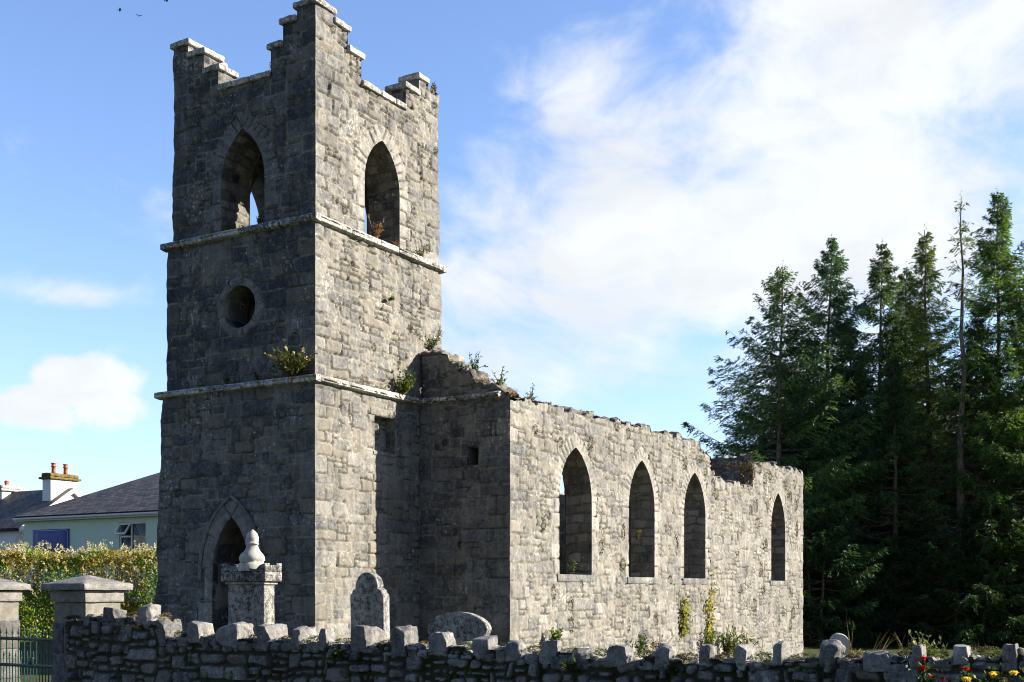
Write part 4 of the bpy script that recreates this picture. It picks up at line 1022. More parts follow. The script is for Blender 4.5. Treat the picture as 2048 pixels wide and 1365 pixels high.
def white_house():
    P0 = Vector((-21.8, 53.2, 0)); zg = gzf(P0.x, P0.y); h = empty('white_house', (P0.x, P0.y, zg), ANG, 'white gabled house with slate roof and a mossy capped chimney at far left', 'house')
    E = 4.55 - zg; Dp = 5.4; Ln = 11.; ap = 6.36 - zg; ov = .12
    A = Acc(); plainbox(A, (0, .25, -.5), (.25, Ln, E)); plainbox(A, (Dp - .25, .25, -.5), (Dp, Ln, E))
    for y0, y1 in ((0, .25), (Ln, Ln + .25)):
        pr = [(0, -.5), (Dp, -.5), (Dp, E), (Dp / 2, ap), (0, E)]
        v = [(x, y0, z) for x, z in pr] + [(x, y1, z) for x, z in pr]
        A.add(v, [(0, 1, 6, 5), (1, 2, 7, 6), (2, 3, 8, 7), (3, 4, 9, 8), (4, 0, 5, 9), (0, 4, 2, 1), (5, 6, 7, 9)]); A.add([v[2], v[3], v[4], v[7], v[8], v[9]], [(0, 2, 1), (3, 4, 5)])
    A.build('wall', M_WHITER, h, False)
    e = .02; sl_ = (ap - E) / (Dp / 2); ex = .25
    poly_obj('roof', [[(-ex, -ov, E - ex * sl_ + .06), (Dp / 2, -ov, ap + .06), (Dp / 2, Ln + .3, ap + .06), (-ex, Ln + .3, E - ex * sl_ + .06)][::-1], [(Dp + ex, -ov, E - ex * sl_ + .06), (Dp / 2, -ov, ap + .06), (Dp / 2, Ln + .3, ap + .06), (Dp + ex, Ln + .3, E - ex * sl_ + .06)]], M_SLATE, h, -.05)
    A = Acc()
    for s, x0 in ((1, -ex), (-1, Dp + ex)):
        n = 8; xs = np.linspace(x0, Dp / 2, n); zs = E - ex * sl_ + np.abs(xs - x0) * sl_
        for y_ in (-ov - .05, -ov):
            v = np.concatenate([np.stack([xs, np.full(n, y_), zs - .17], 1), np.stack([xs, np.full(n, y_), zs + .05], 1)]); A.add(v, [(i, i + 1, n + i + 1, n + i) for i in range(n - 1)])
        v = np.concatenate([np.stack([xs, np.full(n, -ov - .05), zs + .052], 1), np.stack([xs, np.full(n, -ov), zs + .052], 1)]); A.add(v, [(i, i + 1, n + i + 1, n + i) for i in range(n - 1)])
        v = np.concatenate([np.stack([xs, np.full(n, -ov - .05), zs - .17], 1), np.stack([xs, np.full(n, -ov), zs - .17], 1)]); A.add(v, [(i, i + 1, n + i + 1, n + i) for i in range(n - 1)])
    A.build('bargeboard', M_TRIM, h, False)
    pbox('gutter', [((-ex - .10, -ov, E - ex * sl_ - .08), (-ex, Ln, E - ex * sl_ + .02))], M_DARK, h, .03)
    pbox('quoin', [((-.02, -.02, z), (.0 + w_, w_, z + .27)) for z, w_ in [(E - 2.2 + k * .30, .42 if k % 2 else .25) for k in range(7)]], M_TRIM, h, .01)
    def chimney(y0, y1, x0, x1, zt, pots, capm):
        A = Acc(); box(A, (x0, y0, ap - .9), (x1, y1, zt), .3, .012, .004, 4, 3); c = A.build('chimney', M_WHITER, h)
        A = Acc(); box(A, (x0 - .13, y0 - .13, zt + .003), (x1 + .13, y1 + .13, zt + .11), .06, .03, .02, 7, 4); box(A, (x0 - .05, y0 - .05, zt + .112), (x1 + .05, y1 + .05, zt + .29), .06, .07, .045, 5, 5); A.build('chimney_cap', capm, c)
        for px_, s in pots:
            A = Acc(); z = zt + .24; lathe(A, [(.0, z), (.115, z), (.105, z + .2), (.10, z + .36 * s), (.13, z + .37 * s), (.13, z + .41 * s), (.105, z + .42 * s), (.11, z + .50 * s), (.135, z + .51 * s), (.135, z + .54 * s), (.09, z + .54 * s), (.085, z + .3)], 14); o = A.build('chimney_pot', M_POT, c); o.location = (px_, (y0 + y1) / 2, 0)
    chimney(.0 + .26, .84, Dp / 2 - .95, Dp / 2 + .55, 6.78 - zg, [(Dp / 2 - .55, 1.), (Dp / 2 + .12, 1.)], M_CAPM)
    chimney(4.2, 4.8, Dp / 2 - .6, Dp / 2 + .6, 6.42 - zg, [(Dp / 2 - .1, .5)], M_COPE)
white_house()

# ------------------------------------------------------------------ the hedge
def hedge():
    R = np.random.RandomState(5); x0, x1, ya, yb = -22., -6.5, 41.4, 44.4
    o = empty('hedge', (-14., 43., gzf(-14, 43)), 0, 'dense overgrown yellow green hedge with pale fluffy seedheads, in front of the houses', 'hedge')
    zg = o.location.z
    def topz(x): return 3.02 + .30 * (fb2(x * .7, x * 0, 3) - .5) * 2 + .24 * (fb2(x * 2.7, x * 0, 8) - .5) * 2
    N = 70000
    x = R.uniform(x0, x1, N); t = R.rand(N); top = topz(x); zb = gz(x, x * 0 + ya) - .1
    u = R.rand(N); z = np.where(u < .7, zb + (top - zb) * R.rand(N), top - R.rand(N) ** 2 * .5)
    frac = np.clip((z - zb) / (top - zb), 0, 1); bulge = .45 * np.sqrt(np.clip(1 - (frac * 1.02) ** 6, 0, 1))
    lump = (fb2(x * 1.1, z * 1.5, 11, 4) - .5) * 1.3
    yf = ya + .45 - bulge - lump * .6
    y = np.where(u < .7, yf + R.rand(N) ** 1.6 * .55, R.uniform(ya + .1, yb, N))
    cl = fb2(x * .9 + 5, z * 1.3, 21, 4); cols = np.where((cl > .55)[:, None], pick(R, N, [(.30, .25, .05), (.32, .23, .06), (.23, .23, .05)], .2), pick(R, N, [(.15, .24, .03), (.21, .29, .04), (.27, .30, .05), (.12, .18, .025)], .2))
    A = Acc(); y = y + .36 * (x + 14); P = np.stack([x, y, z], 1) - np.array(o.location)
    leaves(A, P, R.randn(N, 3) * .8 + np.array((0, -.5, .5)), R.uniform(.05, .14, N), cols, .55, R)
    A.build('foliage', M_LEAF, o, False)
    A = Acc()
    for k in range(70):
        xx = R.uniform(x0, x1); b = np.array((xx, R.uniform(ya + .5, yb - .3) + .36 * (xx + 14), gzf(xx, ya) - .1)) - np.array(o.location); L = topz(np.array([xx]))[0] - b[2] - zg
        tube(A, [b, b + (R.uniform(-.2, .2), 0, L * .5), b + (R.uniform(-.4, .4), R.uniform(-.3, .3), L * .9)], [.03, .02, .008], 5, (.06, .045, .03, 1))
    A.build('stem', M_LEAF, o)
    A = Acc()
    n = 1000; sx = R.uniform(x0, x1, n); q = R.rand(n); dens = fb2(sx * .8, sx * 0, 31)
    sz = np.where(q < .55, topz(sx) + R.uniform(-.15, .22, n), topz(sx) - R.rand(n) ** 1.5 * 1.6)
    sy = np.where(q < .55, R.uniform(ya, yb - 1, n), ya - .05 + R.uniform(-.1, .2, n))
    sy = sy + .36 * (sx + 14)
    for a, b, c, dn in zip(sx, sy, sz, dens):
        m = R.randint(9, 20); L = R.uniform(.10, .26); d = unit(np.array((R.randn() * .5, R.randn() * .4 - .2, 1.)))
        pp = np.array((a, b, c)) - np.array(o.location) + d * (R.rand(m, 1) * L); leaves(A, pp, R.randn(m, 3) * .7 + d, R.uniform(.05, .11, m), pick(R, m, [(.48, .45, .31), (.58, .55, .41), (.42, .36, .22)], .2, .08), .35, R)
    A.build('seedhead', M_LEAF, o, False)
hedge()

# ------------------------------------------------------------------ trees
def spruce_mesh(seed, H, width, live0, dens=1., tint=(1, 1, 1), sparse=1., crook=.045):
    R = np.random.RandomState(seed); T, Cn = Acc(), Acc()
    r0 = .012 * H + .02; zs = np.linspace(0, H - .3, 14); wob = np.cumsum(R.randn(14, 2) * crook, 0) * (zs / H)[:, None]
    tube(T, np.stack([wob[:, 0], wob[:, 1], zs], 1), r0 * (1 - .97 * (zs / H) ** .9) + .004, 8, (.5, 0, .3, 0))
    ax = lambda z: np.array((np.interp(z, zs, wob[:, 0]), np.interp(z, zs, wob[:, 1]), z))
    fp, fd, fl, fc, dead = [], [], [], [], []
    z = H * .07
    pal = np.array([(.050, .12, .060), (.070, .15, .058), (.11, .18, .055), (.038, .085, .048), (.15, .19, .055)]) * np.array(tint)
    while z < H - .45:
        rel = (H - z) / H
        nb = R.randint(5, 8)
        for k in range(nb):
            if R.rand() > sparse: continue
            a = R.rand() * 6.283; prof = min(1., (rel / .45) ** .95) * (1. if rel < .55 else 1 - .25 * (rel - .55))
            L = 1.22 * width * prof * R.choice((R.uniform(.4, .75), R.uniform(.75, 1.15), R.uniform(.8, 1.2))) + .12
            e = math.radians(np.interp(rel, [0, .1, .3, .6, 1], [52, 38, 14, -4, -14]) + R.randn() * 8)
            live = 1. if z > live0 * H else max(0., .50 - 1.3 * (live0 * H - z) / H)
            isl = R.rand() < live
            t = np.linspace(0, 1, 6); h = np.array((math.cos(a), math.sin(a), 0)); curve = .16 * L * (t ** 2.5)
            P = ax(z) + h * (L * t * math.cos(e))[:, None] + np.array((0, 0, 1.)) * (L * t * math.sin(e) - .12 * L * t * (1 - t) * 4 * .3 + curve)[:, None]
            tube(T, P, np.linspace(.012 + .008 * L, .004, 6), 3, (.45, 0, .3, 0), cap=False)
            if not isl:
                if R.rand() < .95:
                    for q in range(R.randint(6, 14)):
                        tt = R.uniform(.25, 1.); b = np.array([np.interp(tt, t, P[:, i]) for i in range(3)]); sd = np.cross(h, (0, 0, 1)) * R.choice((-1, 1))
                        dv = unit(h * .7 + sd * R.uniform(.3, 1.) + np.array((0, 0, R.uniform(-.5, .2)))) * R.uniform(.25, .8); tube(T, [b, b + dv], [.009, .004], 3, (.5, 0, .3, 0), cap=False)
                continue
            sd = np.cross(h, (0, 0, 1.)); shade = R.uniform(.65, 1.4); inner = .06 if rel < .3 else min(.42, .06 + (rel - .3) * 1.3)
            nt_ = int((5 + L * 15) * dens); tt = np.sort(R.uniform(inner, 1., nt_)); b = np.stack([np.interp(tt, t, P[:, i]) for i in range(3)], 1)
            sg = np.where(np.arange(nt_) % 2, 1, -1)[:, None]
            d = unit(h * R.uniform(.5, 1., (nt_, 1)) + sd * sg * R.uniform(.25, 1.1, (nt_, 1)) + np.array((0, 0, 1.)) * R.uniform(-.55, .22, (nt_, 1)))
            tl = (.17 + .38 * L * (1 - tt) ** .8 * R.uniform(.5, 1.2, nt_)) * min(1., .30 + rel * 5)
            q = 8; kk = (np.arange(q) + .3) / q
            bb = (b[:, None] + d[:, None] * (tl[:, None] * kk)[..., None] - np.array((0, 0, 1.)) * (.22 * tl[:, None] * kk ** 2)[..., None]).reshape(-1, 3); m = len(bb)
            dd = np.repeat(d, q, 0) + R.randn(m, 3) * .30 - (0, 0, .25)
            fp.append(bb); fd.append(dd); fl.append(R.uniform(.11, .24, m) * min(1., .55 + rel * 3)); fc.append(pal[R.randint(5, size=m)] * shade * R.uniform(.75, 1.3, (m, 1)))
        z += R.uniform(.24, .44) * (1 if rel > .12 else .7)
    # leader
    n = 40; fp.append(np.repeat(ax(H - 1.3)[None], n, 0) + (0, 0, 1) * R.rand(n, 1) * 1.3); fd.append(R.randn(n, 3) * .6 + (0, 0, .6)); fl.append(R.uniform(.07, .13, n)); fc.append(pal[R.randint(5, size=n)] * 1.2)
    fp, fd, fl, fc = map(np.concatenate, (fp, fd, fl, fc))
    leaves(Cn, fp, fd, fl, fc, .24, R)
    a = T.mesh('trunk'); a.materials.append(M_BARK); b = Cn.mesh('crown', False); b.materials.append(M_NEEDLE); return a, b
def tree(name, meshes, x, y, rz, label, group=None, s=1., cat='tree', lean=0.):
    o = empty(name, (x, y, gzf(x, y) - .1), rz, label, cat, group); o.scale = (s,) * 3; o.rotation_euler.y = lean
    for nm, me in zip(('trunk', 'crown'), meshes):
        c = bpy.data.objects.new(nm, me); COL.objects.link(c); c.parent = o
    return o
def atp(px, d): return ((px - 1024) / 2393 * d, d)
def Hof(py, d, x): return EYE + (1180 - py) / 2393 * d - gzf(x, d) + .1
def forest():
    GT = 'tall spruces along the near edge of the plantation'
    spec = [ # px, py top, depth, width, live0, dens, tint, label, extras
        (1557, 522, 57, 3.3, .34, .9, (.95, 1.0, .9), 'outermost spruce, nearest the church, wide drooping lower boughs and a bushy dark top', {}),
        (1648, 468, 58.5, 2.5, .36, 1.05, (1.1, 1.25, 1.45), 'bluish green pointed spruce, second from the church, well clothed nearly to the ground', {}),
        (1757, 478, 60, 2.1, .48, 1.1, (.75, .8, .7), 'dark narrow spruce right of the bluish one', {}),
        (1815, 525, 61, 2.0, .62, 1., (.6, .62, .55), 'shorter dark spruce between the dark narrow one and the yellowish one', {}),
        (1862, 448, 58, 1.9, .66, .8, (1.55, 1.25, .8), 'yellowish thinly needled spruce with a bare reddish lower stem', {}),
        (1912, 385, 55.5, 1.5, .60, .38, (1.7, 1.35, .8), 'gaunt half dead spruce with a few tufts on a bare crooked leader', dict(sparse=.42, crook=.16)),
        (1996, 376, 57, 2.7, .5, 1.1, (1.05, 1.1, .85), 'tallest broad spruce near the right edge with a pale stem', {}),
        (2062, 540, 55.5, 2.4, .45, 1.05, (.8, .85, .7), 'dark spruce cut by the right edge of the picture', {}),
        (1700, 640, 57.5, 2.0, .40, .9, (1.0, 1.05, .8), 'lower green spruce filling the gap right of the bluish one', {}),
        (1790, 700, 56.5, 1.7, .45, .8, (.9, .9, .7), 'lower spruce before the short dark one', {}),
        (1950, 610, 56.5, 1.9, .42, .9, (1.1, 1.05, .75), 'lower spruce in front of the tallest one', {}),
        (1492, 800, 60, 1.7, .30, .7, (.85, .95, .85), 'low drooping spruce at the church end of the plantation', {}),
    ]
    for i, (px, py, d, w, lv, dn, ti, lab, ex) in enumerate(spec):
        x, y = atp(px, d); H = Hof(py, d, x)
        tree('spruce_tree', spruce_mesh(700 + i, H, w, lv, dn, ti, **ex), x, y, i * 1.3, lab, GT)
    # deeper rows share four meshes
    base = [spruce_mesh(750 + k, 16.5, 2.3, lv, .9, (.8, .85, .7)) for k, lv in enumerate((.55, .42, .62, .3))]
    R = random.Random(8); n = 0
    for row, (d, px0, px1, step, s0) in enumerate(((61, 1590, 2075, 62, .78), (65, 1570, 2080, 52, .84), (70, 1540, 2090, 46, .86), (76, 1520, 2080, 42, .84))):
        px = px0
        while px < px1:
            dd = d + R.uniform(-1.4, 1.4); x, y = atp(px, dd); s = s0 * R.uniform(.86, 1.1)
            tree('spruce_tree', base[R.randrange(4)], x, y, R.uniform(0, 6.2), 'spruce standing deeper in the dark plantation behind the front row', 'spruces deeper in the plantation', s)
            px += step * R.uniform(1.0, 1.7)
    # plantation carried on to the right: unseen spruces added to shade its base
    for k in range(22):
        if k < 9: x, y, sc = 36 + k * 2.2, 57.2 + R.uniform(-1.5, 2.5), R.uniform(.95, 1.1)
        elif k < 14: x, y, sc = 27.5 + (k - 9) * 1.8, 55.8 + R.uniform(-.6, 1.), .8
        else: x, y, sc = 30 + (k - 14) * 2.8, 67 + R.uniform(-1, 2), R.uniform(1.0, 1.2)
        tree('spruce_tree', base[R.randrange(4)], x, y, R.uniform(0, 6.2), 'unseen spruce of the same plantation beyond the right edge, added for shade', 'spruces beyond the right edge', sc)
    # young spruces and scrub under the edge
    low = [spruce_mesh(770 + k, 6.2, 2.0, .02, 1., (.55, .6, .5)) for k in range(2)]
    for k in range(20):
        d = R.uniform(54.0, 58.5); px = 1600 + k * 24 + R.uniform(-10, 10); x, y = atp(px, d)
        tree('young_spruce', low[k % 2], x, y, R.uniform(0, 6.2), 'young dark spruce in the deep shade under the plantation edge', 'young spruces under the plantation edge', R.uniform(.75, 1.15))
def broadleaf_mesh(seed, H, rad, cols, n=9000, leaf=.22):
    R = np.random.RandomState(seed); T, Cn = Acc(), Acc()
    tube(T, [(0, 0, 0), (.05, .1, H * .3), (.1, 0, H * .55), (.15, .05, H * .8)], [.2, .16, .1, .03], 8, (.5, 0, .3, 0))
    nb = 26; cs = []
    for k in range(nb):
        a = R.rand() * 6.283; zc = H * R.uniform(.3, .93); rr = rad * math.sqrt(max(.05, 1 - ((zc / H - .58) / .45) ** 2)) * R.uniform(.2, .95); c = np.array((math.cos(a) * rr, math.sin(a) * rr, zc)); cs.append(c)
        tube(T, [(.05, .05, zc * .55), c * (.5, .5, .8), c], [.06, .035, .01], 5, (.5, 0, .3, 0), cap=False)
    cs = np.array(cs); ci = R.randint(nb, size=n); d = unit(R.randn(n, 3)); br = R.uniform(.5, 1.15, nb)[ci] * rad * .36
    P = cs[ci] + d * (br * R.rand(n) ** .45)[:, None] * (1, 1, .8)
    leaves(Cn, P, R.randn(n, 3) + d * .6, leaf * R.uniform(.6, 1.3, n), pick(R, n, cols, .35) * R.uniform(.8, 1.2, nb)[ci][:, None], .6, R)
    a = T.mesh('trunk'); a.materials.append(M_BARK); b = Cn.mesh('crown', False); b.materials.append(M_LEAF); return a, b
forest()
def scrub():
    R = random.Random(3)
    bl = [broadleaf_mesh(800, 10., 3.6, [(.07, .09, .02), (.11, .11, .02), (.05, .07, .018)]), broadleaf_mesh(801, 9., 3.4, [(.10, .11, .02), (.15, .13, .025), (.06, .08, .02)]), broadleaf_mesh(802, 8., 3., [(.035, .05, .015), (.05, .065, .02)])]
    for k, (px, d, m, s) in enumerate([(1415, 82, 2, 1.05), (1452, 80, 0, 1.02), (1500, 84, 1, 1.05), (1560, 86, 0, 1.05), (1640, 88, 1, 1.05), (1720, 86, 1, 1.12), (1800, 88, 0, 1.1), (1880, 86, 1, 1.18), (1950, 88, 1, 1.1), (2020, 86, 0, 1.15), (2070, 88, 1, 1.1)]):
        x, y = atp(px, d)
        lab = 'dark bushy tree just above the end of the broken nave wall' if k == 0 else ('olive bushy tree left of the outermost spruce, over the nave wall' if k == 1 else 'yellowish broadleaved tree seen between the spruce stems behind the plantation')
        tree('broadleaved_tree', bl[m], x, y, R.uniform(0, 6), lab, None if k < 2 else 'broadleaved trees behind the plantation', s)
scrub()

# ------------------------------------------------------------------ plants growing on the ruin
def CW(X, Y, z): return cw(X, Y, z)
SO = tuple(-LV)          # outward from the south face
WO = tuple(-RV)
def k3(v, s): return tuple(x * s for x in v)
YFL = [(.75, .55, .05), (.8, .62, .12)]; WFL = [(.8, .8, .75), (.75, .72, .6)]
weed('ragwort', CW(-.10, .50, 6.03), .85, 46, GREEN + YGREEN, 901, 'big bushy ragwort clump with pale flower heads on the lower tower ledge', group=None, lean=(WO[0]*.55+SO[0]*.1, WO[1]*.55+SO[1]*.1, 0), spread=1.25, leaf=.07, flowers=[(.55, .5, .25), (.5, .42, .22)], stemc=(.2, .1, .05), lpn=18, fn=.3)
weed('weed', CW(-.02, .25, 6.03), .35, 12, YGREEN, 902, 'small leafy weed at the tower corner beside the ragwort', leaf=.05, lean=k3(WO, .2))
weed('weed', CW(-.02, 1.5, 6.02), .25, 10, GREEN, 903, 'dark low weed on the lower ledge under the round window', leaf=.04, lean=k3(WO, .2))
weed('weed', CW(-.02, 2.35, 6.02), .28, 10, GREEN, 904, 'dark low weed on the lower ledge left of the round window', leaf=.04, lean=k3(WO, .2))
tuft('fern', CW(.15, 2.45, 9.26), .55, 26, GREEN, 905, 'spiky green fern in the foot of the shaded belfry window', 'fern', None, k3(WO, .3), .03, .9)
weed('weed', CW(.12, 1.6, 9.26), .3, 9, GREEN, 906, 'small dark weed at the right foot of the shaded belfry window', leaf=.05)
weed('weed', CW(2.05, .05, 9.26), .55, 18, [(.14, .15, .03), (.2, .12, .04), (.28, .10, .05)], 907, 'reddish and yellow weed in the foot of the sunlit belfry window', leaf=.055, stemc=(.25, .1, .06), lean=k3(SO, .2))
tuft('grass_tuft', CW(2.75, .02, 9.26), .35, 40, BROWN, 908, 'brown grass tuft in the right foot of the sunlit belfry window', lean=k3(SO, .3))
weed('weed', CW(3.75, .02, 9.26), .38, 9, YGREEN, 909, 'small green weed on the upper ledge at the sunlit right corner', leaf=.05, lean=k3(SO, .3))
tuft('grass_tuft', CW(1.35, -.05, 6.03), .22, 70, BROWN, 910, 'brownish grass patch on the sunlit lower ledge', lean=k3(SO, .4), rad=.12)
weed('weed', CW(2.85, -.10, 6.03), .60, 26, YGREEN, 911, 'bushy green weed on the lower ledge in the angle by the broken gable', leaf=.07, lean=k3(SO, .3), spread=.8)
weed('weed', CW(2.45, -.03, 8.02), .16, 8, YGREEN, 912, 'tiny bright green weed in the middle of the sunlit tower wall', leaf=.05, lean=k3(SO, 1.4))
weed('weed', CW(4.45, .12, 13.3), .25, 12, [(.12, .12, .03), (.2, .12, .06)], 913, 'mossy weed on top of the broken right corner of the tower', leaf=.05)
tuft('dry_stalks', CW(1.35, .15, 13.0), .75, 5, BROWN, 914, 'arching dry stalk leaning off the tower battlement', 'dry stalk', None, (RV.x * .5, RV.y * .5, 0), .008, .5, .15, .02)
tuft('grass_tuft', CW(2.5, .2, 12.55), .4, 9, BROWN, 915, 'thin dry grass behind the sunlit battlement coping', width=.006)
weed('weed', CW(.2, 1.32, 12.42), .25, 7, GREEN, 916, 'small dark leafy weed at the end of the shaded battlement coping', leaf=.05)
tuft('grass_tuft', CW(.2, 3.9, 13.64), .3, 12, [(.3, .28, .15)], 917, 'thin pale grass on the far left battlement cap', width=.006)
for i, (X, Y, z, h, kind, lab) in enumerate([(4.1, .0, 7.25, .5, 1, 'leafy weed with pale flower heads at the top of the broken gable by the tower'), (3.95, -.45, 7.0, .25, 0, 'green grassy tuft on the upper step of the broken gable'), (3.9, -1.0, 6.68, .3, 0, 'yellowish tuft on the second step of the broken gable'), (3.9, -1.30, 6.55, .40, 1, 'taller weed halfway down the broken gable'), (3.8, -1.62, 6.3, .3, 2, 'brown tuft low on the broken gable'), (3.8, -2.0, 6.15, .35, 1, 'weed near the foot of the broken gable'), (3.9, -2.28, 5.98, .25, 2, 'brown grass on the nave corner under the broken gable'), (4.9, -2.2, 5.95, .28, 1, 'small weed on top of the nave wall near its corner'), (3.62, -1.0, 6.03, .2, 0, 'low green tuft on the ledge under the broken gable')]):
    if kind == 1: weed('weed', CW(X, Y, z), h * 1.35, 14, GREEN + YGREEN, 920 + i, lab, leaf=.055, flowers=WFL if i == 0 else None, fn=.5, spread=.8, lean=(RV.x * .3, RV.y * .3, 0))
    else: tuft('grass_tuft', CW(X, Y, z - .02), h * 1.3, 80, YGREEN if kind == 0 else BROWN, 920 + i, lab, rad=.09)
R_ = random.Random(77)
for i in range(26):
    side = i % 2; up = i % 3 == 0; z = 9.26 if up else 6.02; q = R_.uniform(.3, 4.0)
    loc_ = CW(-.03 + (.07 if up else 0), q, z) if side else CW(q, -.03 + (.07 if up else 0), z)
    tuft('grass_tuft', loc_, R_.uniform(.08, .2), 26, (GREEN, BROWN, YGREEN)[i % 3], 1100 + i, 'small grass tuft rooted in the joint of a tower ledge', group='grass tufts along the tower ledges', lean=k3(WO if side else SO, .4), rad=.05, width=.012)
for i in range(24):
    X = R_.uniform(4, 24.5)
    if 14.8 < X < 19.2: continue
    tuft('grass_tuft', CW(X, NSY + R_.uniform(.05, .5), 5.98), R_.uniform(.12, .26), 22, (BROWN, YGREEN)[i % 2], 1140 + i, 'small grass tuft growing on the broken top of the nave wall', group='grass tufts on the nave wall top', rad=.06, width=.014)
mossm = [cushion_mesh(941, [(.035, .05, .012), (.05, .065, .015), (.07, .05, .02)]), cushion_mesh(942, [(.06, .035, .02), (.10, .055, .03), (.04, .035, .015)]), cushion_mesh(943, [(.06, .10, .02), (.09, .13, .03)])]
MT = [(4.71, 5.29), (5.94, 5.14), (7.5, 5.31), (9.66, 5.76), (8.97, 5.85), (14.6, 5.9), (14.74, 5.56), (15.15, 5.22), (13.58, 5.38), (15.77, 4.82), (16.06, 4.61), (19.17, 4.33), (19.92, 3.95), (19.67, 4.52), (20.69, 3.23), (8.05, 2.76), (9.36, 3.18), (9.36, 2.34), (12.84, 3.04), (12.48, 1.98), (6.96, 1.84), (6.45, .87), (9.66, .79), (10.93, 1.09), (11.44, .88), (13.39, .91), (18.21, 1.7), (18.69, 2.27), (20.43, 1.7), (22.6, .91), (23.76, .89), (23.46, .44), (23.2, 5.11), (22.88, 5.43), (23.46, 5.03), (24.06, 4.79), (20.69, 5.44), (21.2, 5.58), (19.42, 5.58), (5.1, 3.18), (5.58, 1.64), (6.45, 1.34), (20.1, 5.75), (20.9, 4.6), (24.2, 3.9), (23.9, 5.5), (17.9, 2.9), (20.2, 2.4), (23.6, 1.6), (19.6, 1.2)]
R_ = random.Random(31)
for i, (X, z) in enumerate(MT):
    far = X > 15
    inst('moss_tuft', mossm[R_.randrange(3)], CW(X, NSY - .02, z), 'small green or brown moss tuft in the joints of the sunlit nave wall', 'moss', 'moss tufts on the nave wall', (R_.uniform(.8, 1.4) * (1.4 if far else 1), R_.uniform(.5, .8), R_.uniform(1.2, 2.3) * (1.25 if far else 1)), ANG)
for i, (X, z) in enumerate([(4.35, 12.95), (4.38, 11.9), (4.05, 9.55), (.62, 13.2), (1.0, 9.6), (3.6, 6.5), (3.1, 6.5), (2.9, 6.75), (2.0, 6.9), (.9, 5.5), (3.35, 7.6)]):
    inst('moss_tuft', mossm[R_.randrange(3)], CW(X, .0 if z < 6 else .03, z), 'small moss tuft in the joints of the sunlit tower wall', 'moss', 'moss tufts on the sunlit tower wall', (R_.uniform(.5, 1.1), .5, R_.uniform(.7, 1.3)), ANG)
for i, (Y, z) in enumerate([(-.5, 4.9), (-1.25, 4.45), (-1.0, 3.0), (-1.1, 2.7), (-.7, 5.0)]):
    inst('moss_tuft', mossm[i % 3], CW(NSX - .02, Y, z), 'small moss tuft in the shaded nave end wall', 'moss', 'moss tufts on the shaded nave end wall', (.4, .7, .9), ANG)
tuft('heather_clump', CW(19.25, -2.1, 5.75), .34, 240, [(.10, .06, .03), (.14, .09, .04), (.06, .06, .02)], 948, 'brown heathery clump on the broken wall end right of the gap in the nave wall', 'plant', rad=.34, width=.02, spread=1.)
inst('moss_tuft', mossm[1], CW(19.15, -2.3, 5.45), 'large brown moss pad hanging below the heathery clump on the broken wall end', 'moss', None, (3.2, 2.6, 3.), ANG)
# weeds in the window sills and along the wall foot
for i, (X, z, h, lab) in enumerate([(6.05, 2.07, .5, 'bright leafy weed in the left corner of the first nave window'), (7.1, 2.07, .35, 'weed in the middle of the first nave window sill'), (9.95, 2.04, .3, 'weed in the left corner of the second nave window'), (10.9, 3.1, .3, 'weed growing from the jamb inside the second nave window'), (13.9, 2.04, .2, 'low weed on the third nave window sill')]):
    weed('weed', CW(X, NSY + .30, z), h, 8, YGREEN, 950 + i, lab, leaf=.06, lean=k3(SO, .2))
for i, (X, z, h, n, c, lab) in enumerate([(5.25, .45, .42, 16, YGREEN, 'bright weed at the nave wall foot near the corner'), (16.3, -.3, 1.0, 26, GREEN + YGREEN, 'big leafy weed at the nave wall foot below the creeper'), (14.9, -.1, .75, 18, YGREEN, 'pale weed at the nave wall foot left of the creeper'), (18.3, -.4, .8, 20, GREEN, 'leafy weed at the nave wall foot right of the creeper'), (17.2, -.4, 1.3, 12, YGREEN, 'tall thin weed at the nave wall foot'), (10.9, -.2, .8, 10, BROWN, 'brown dry weed at the nave wall foot below the second window'), (9.9, .1, .6, 10, GREEN, 'small green weed at the nave wall foot below the second window')]):
    weed('weed', CW(X, NSY - .25, z), h, n, c, 960 + i, lab, leaf=.09, spread=.6, flowers=WFL if i in (1, 3) else None, fn=.25)
def creeper(X, z0, z1, w, cols, seed, label):
    R = np.random.RandomState(seed); o = empty('creeper', CW(X, NSY, z0), ANG, label, 'creeper'); S, Lf = Acc(), Acc()
    for k in range(4):
        n = 9; t = np.linspace(0, 1, n); P = np.stack([np.cumsum(R.randn(n) * w * .2), np.full(n, -.03), t * (z1 - z0) * R.uniform(.6, 1.)], 1); tube(S, P, np.linspace(.012, .004, n), 4, (.1, .06, .03, 1), cap=False)
        m = 70; tt = R.rand(m) ** 1.2; pp = np.stack([np.interp(tt, t, P[:, i]) for i in range(3)], 1) + R.randn(m, 3) * (w * .38, .03, .10) - (0, .05, 0)
        leaves(Lf, pp, R.randn(m, 3) * .6 + (0, -.6, -.5), R.uniform(.06, .13, m), pick(R, m, cols), .8, R)
    S.build('stem', M_LEAF, o); Lf.build('foliage', M_LEAF, o, False)
creeper(15.35, -.2, 2.25, .32, [(.36, .27, .04), (.40, .33, .08), (.20, .20, .04), (.14, .17, .04)], 971, 'yellowing creeper climbing the nave wall right of the third window')
creeper(13.3, .5, 1.5, .2, [(.12, .16, .03), (.3, .28, .05)], 972, 'short green creeper on the nave wall below the third window')

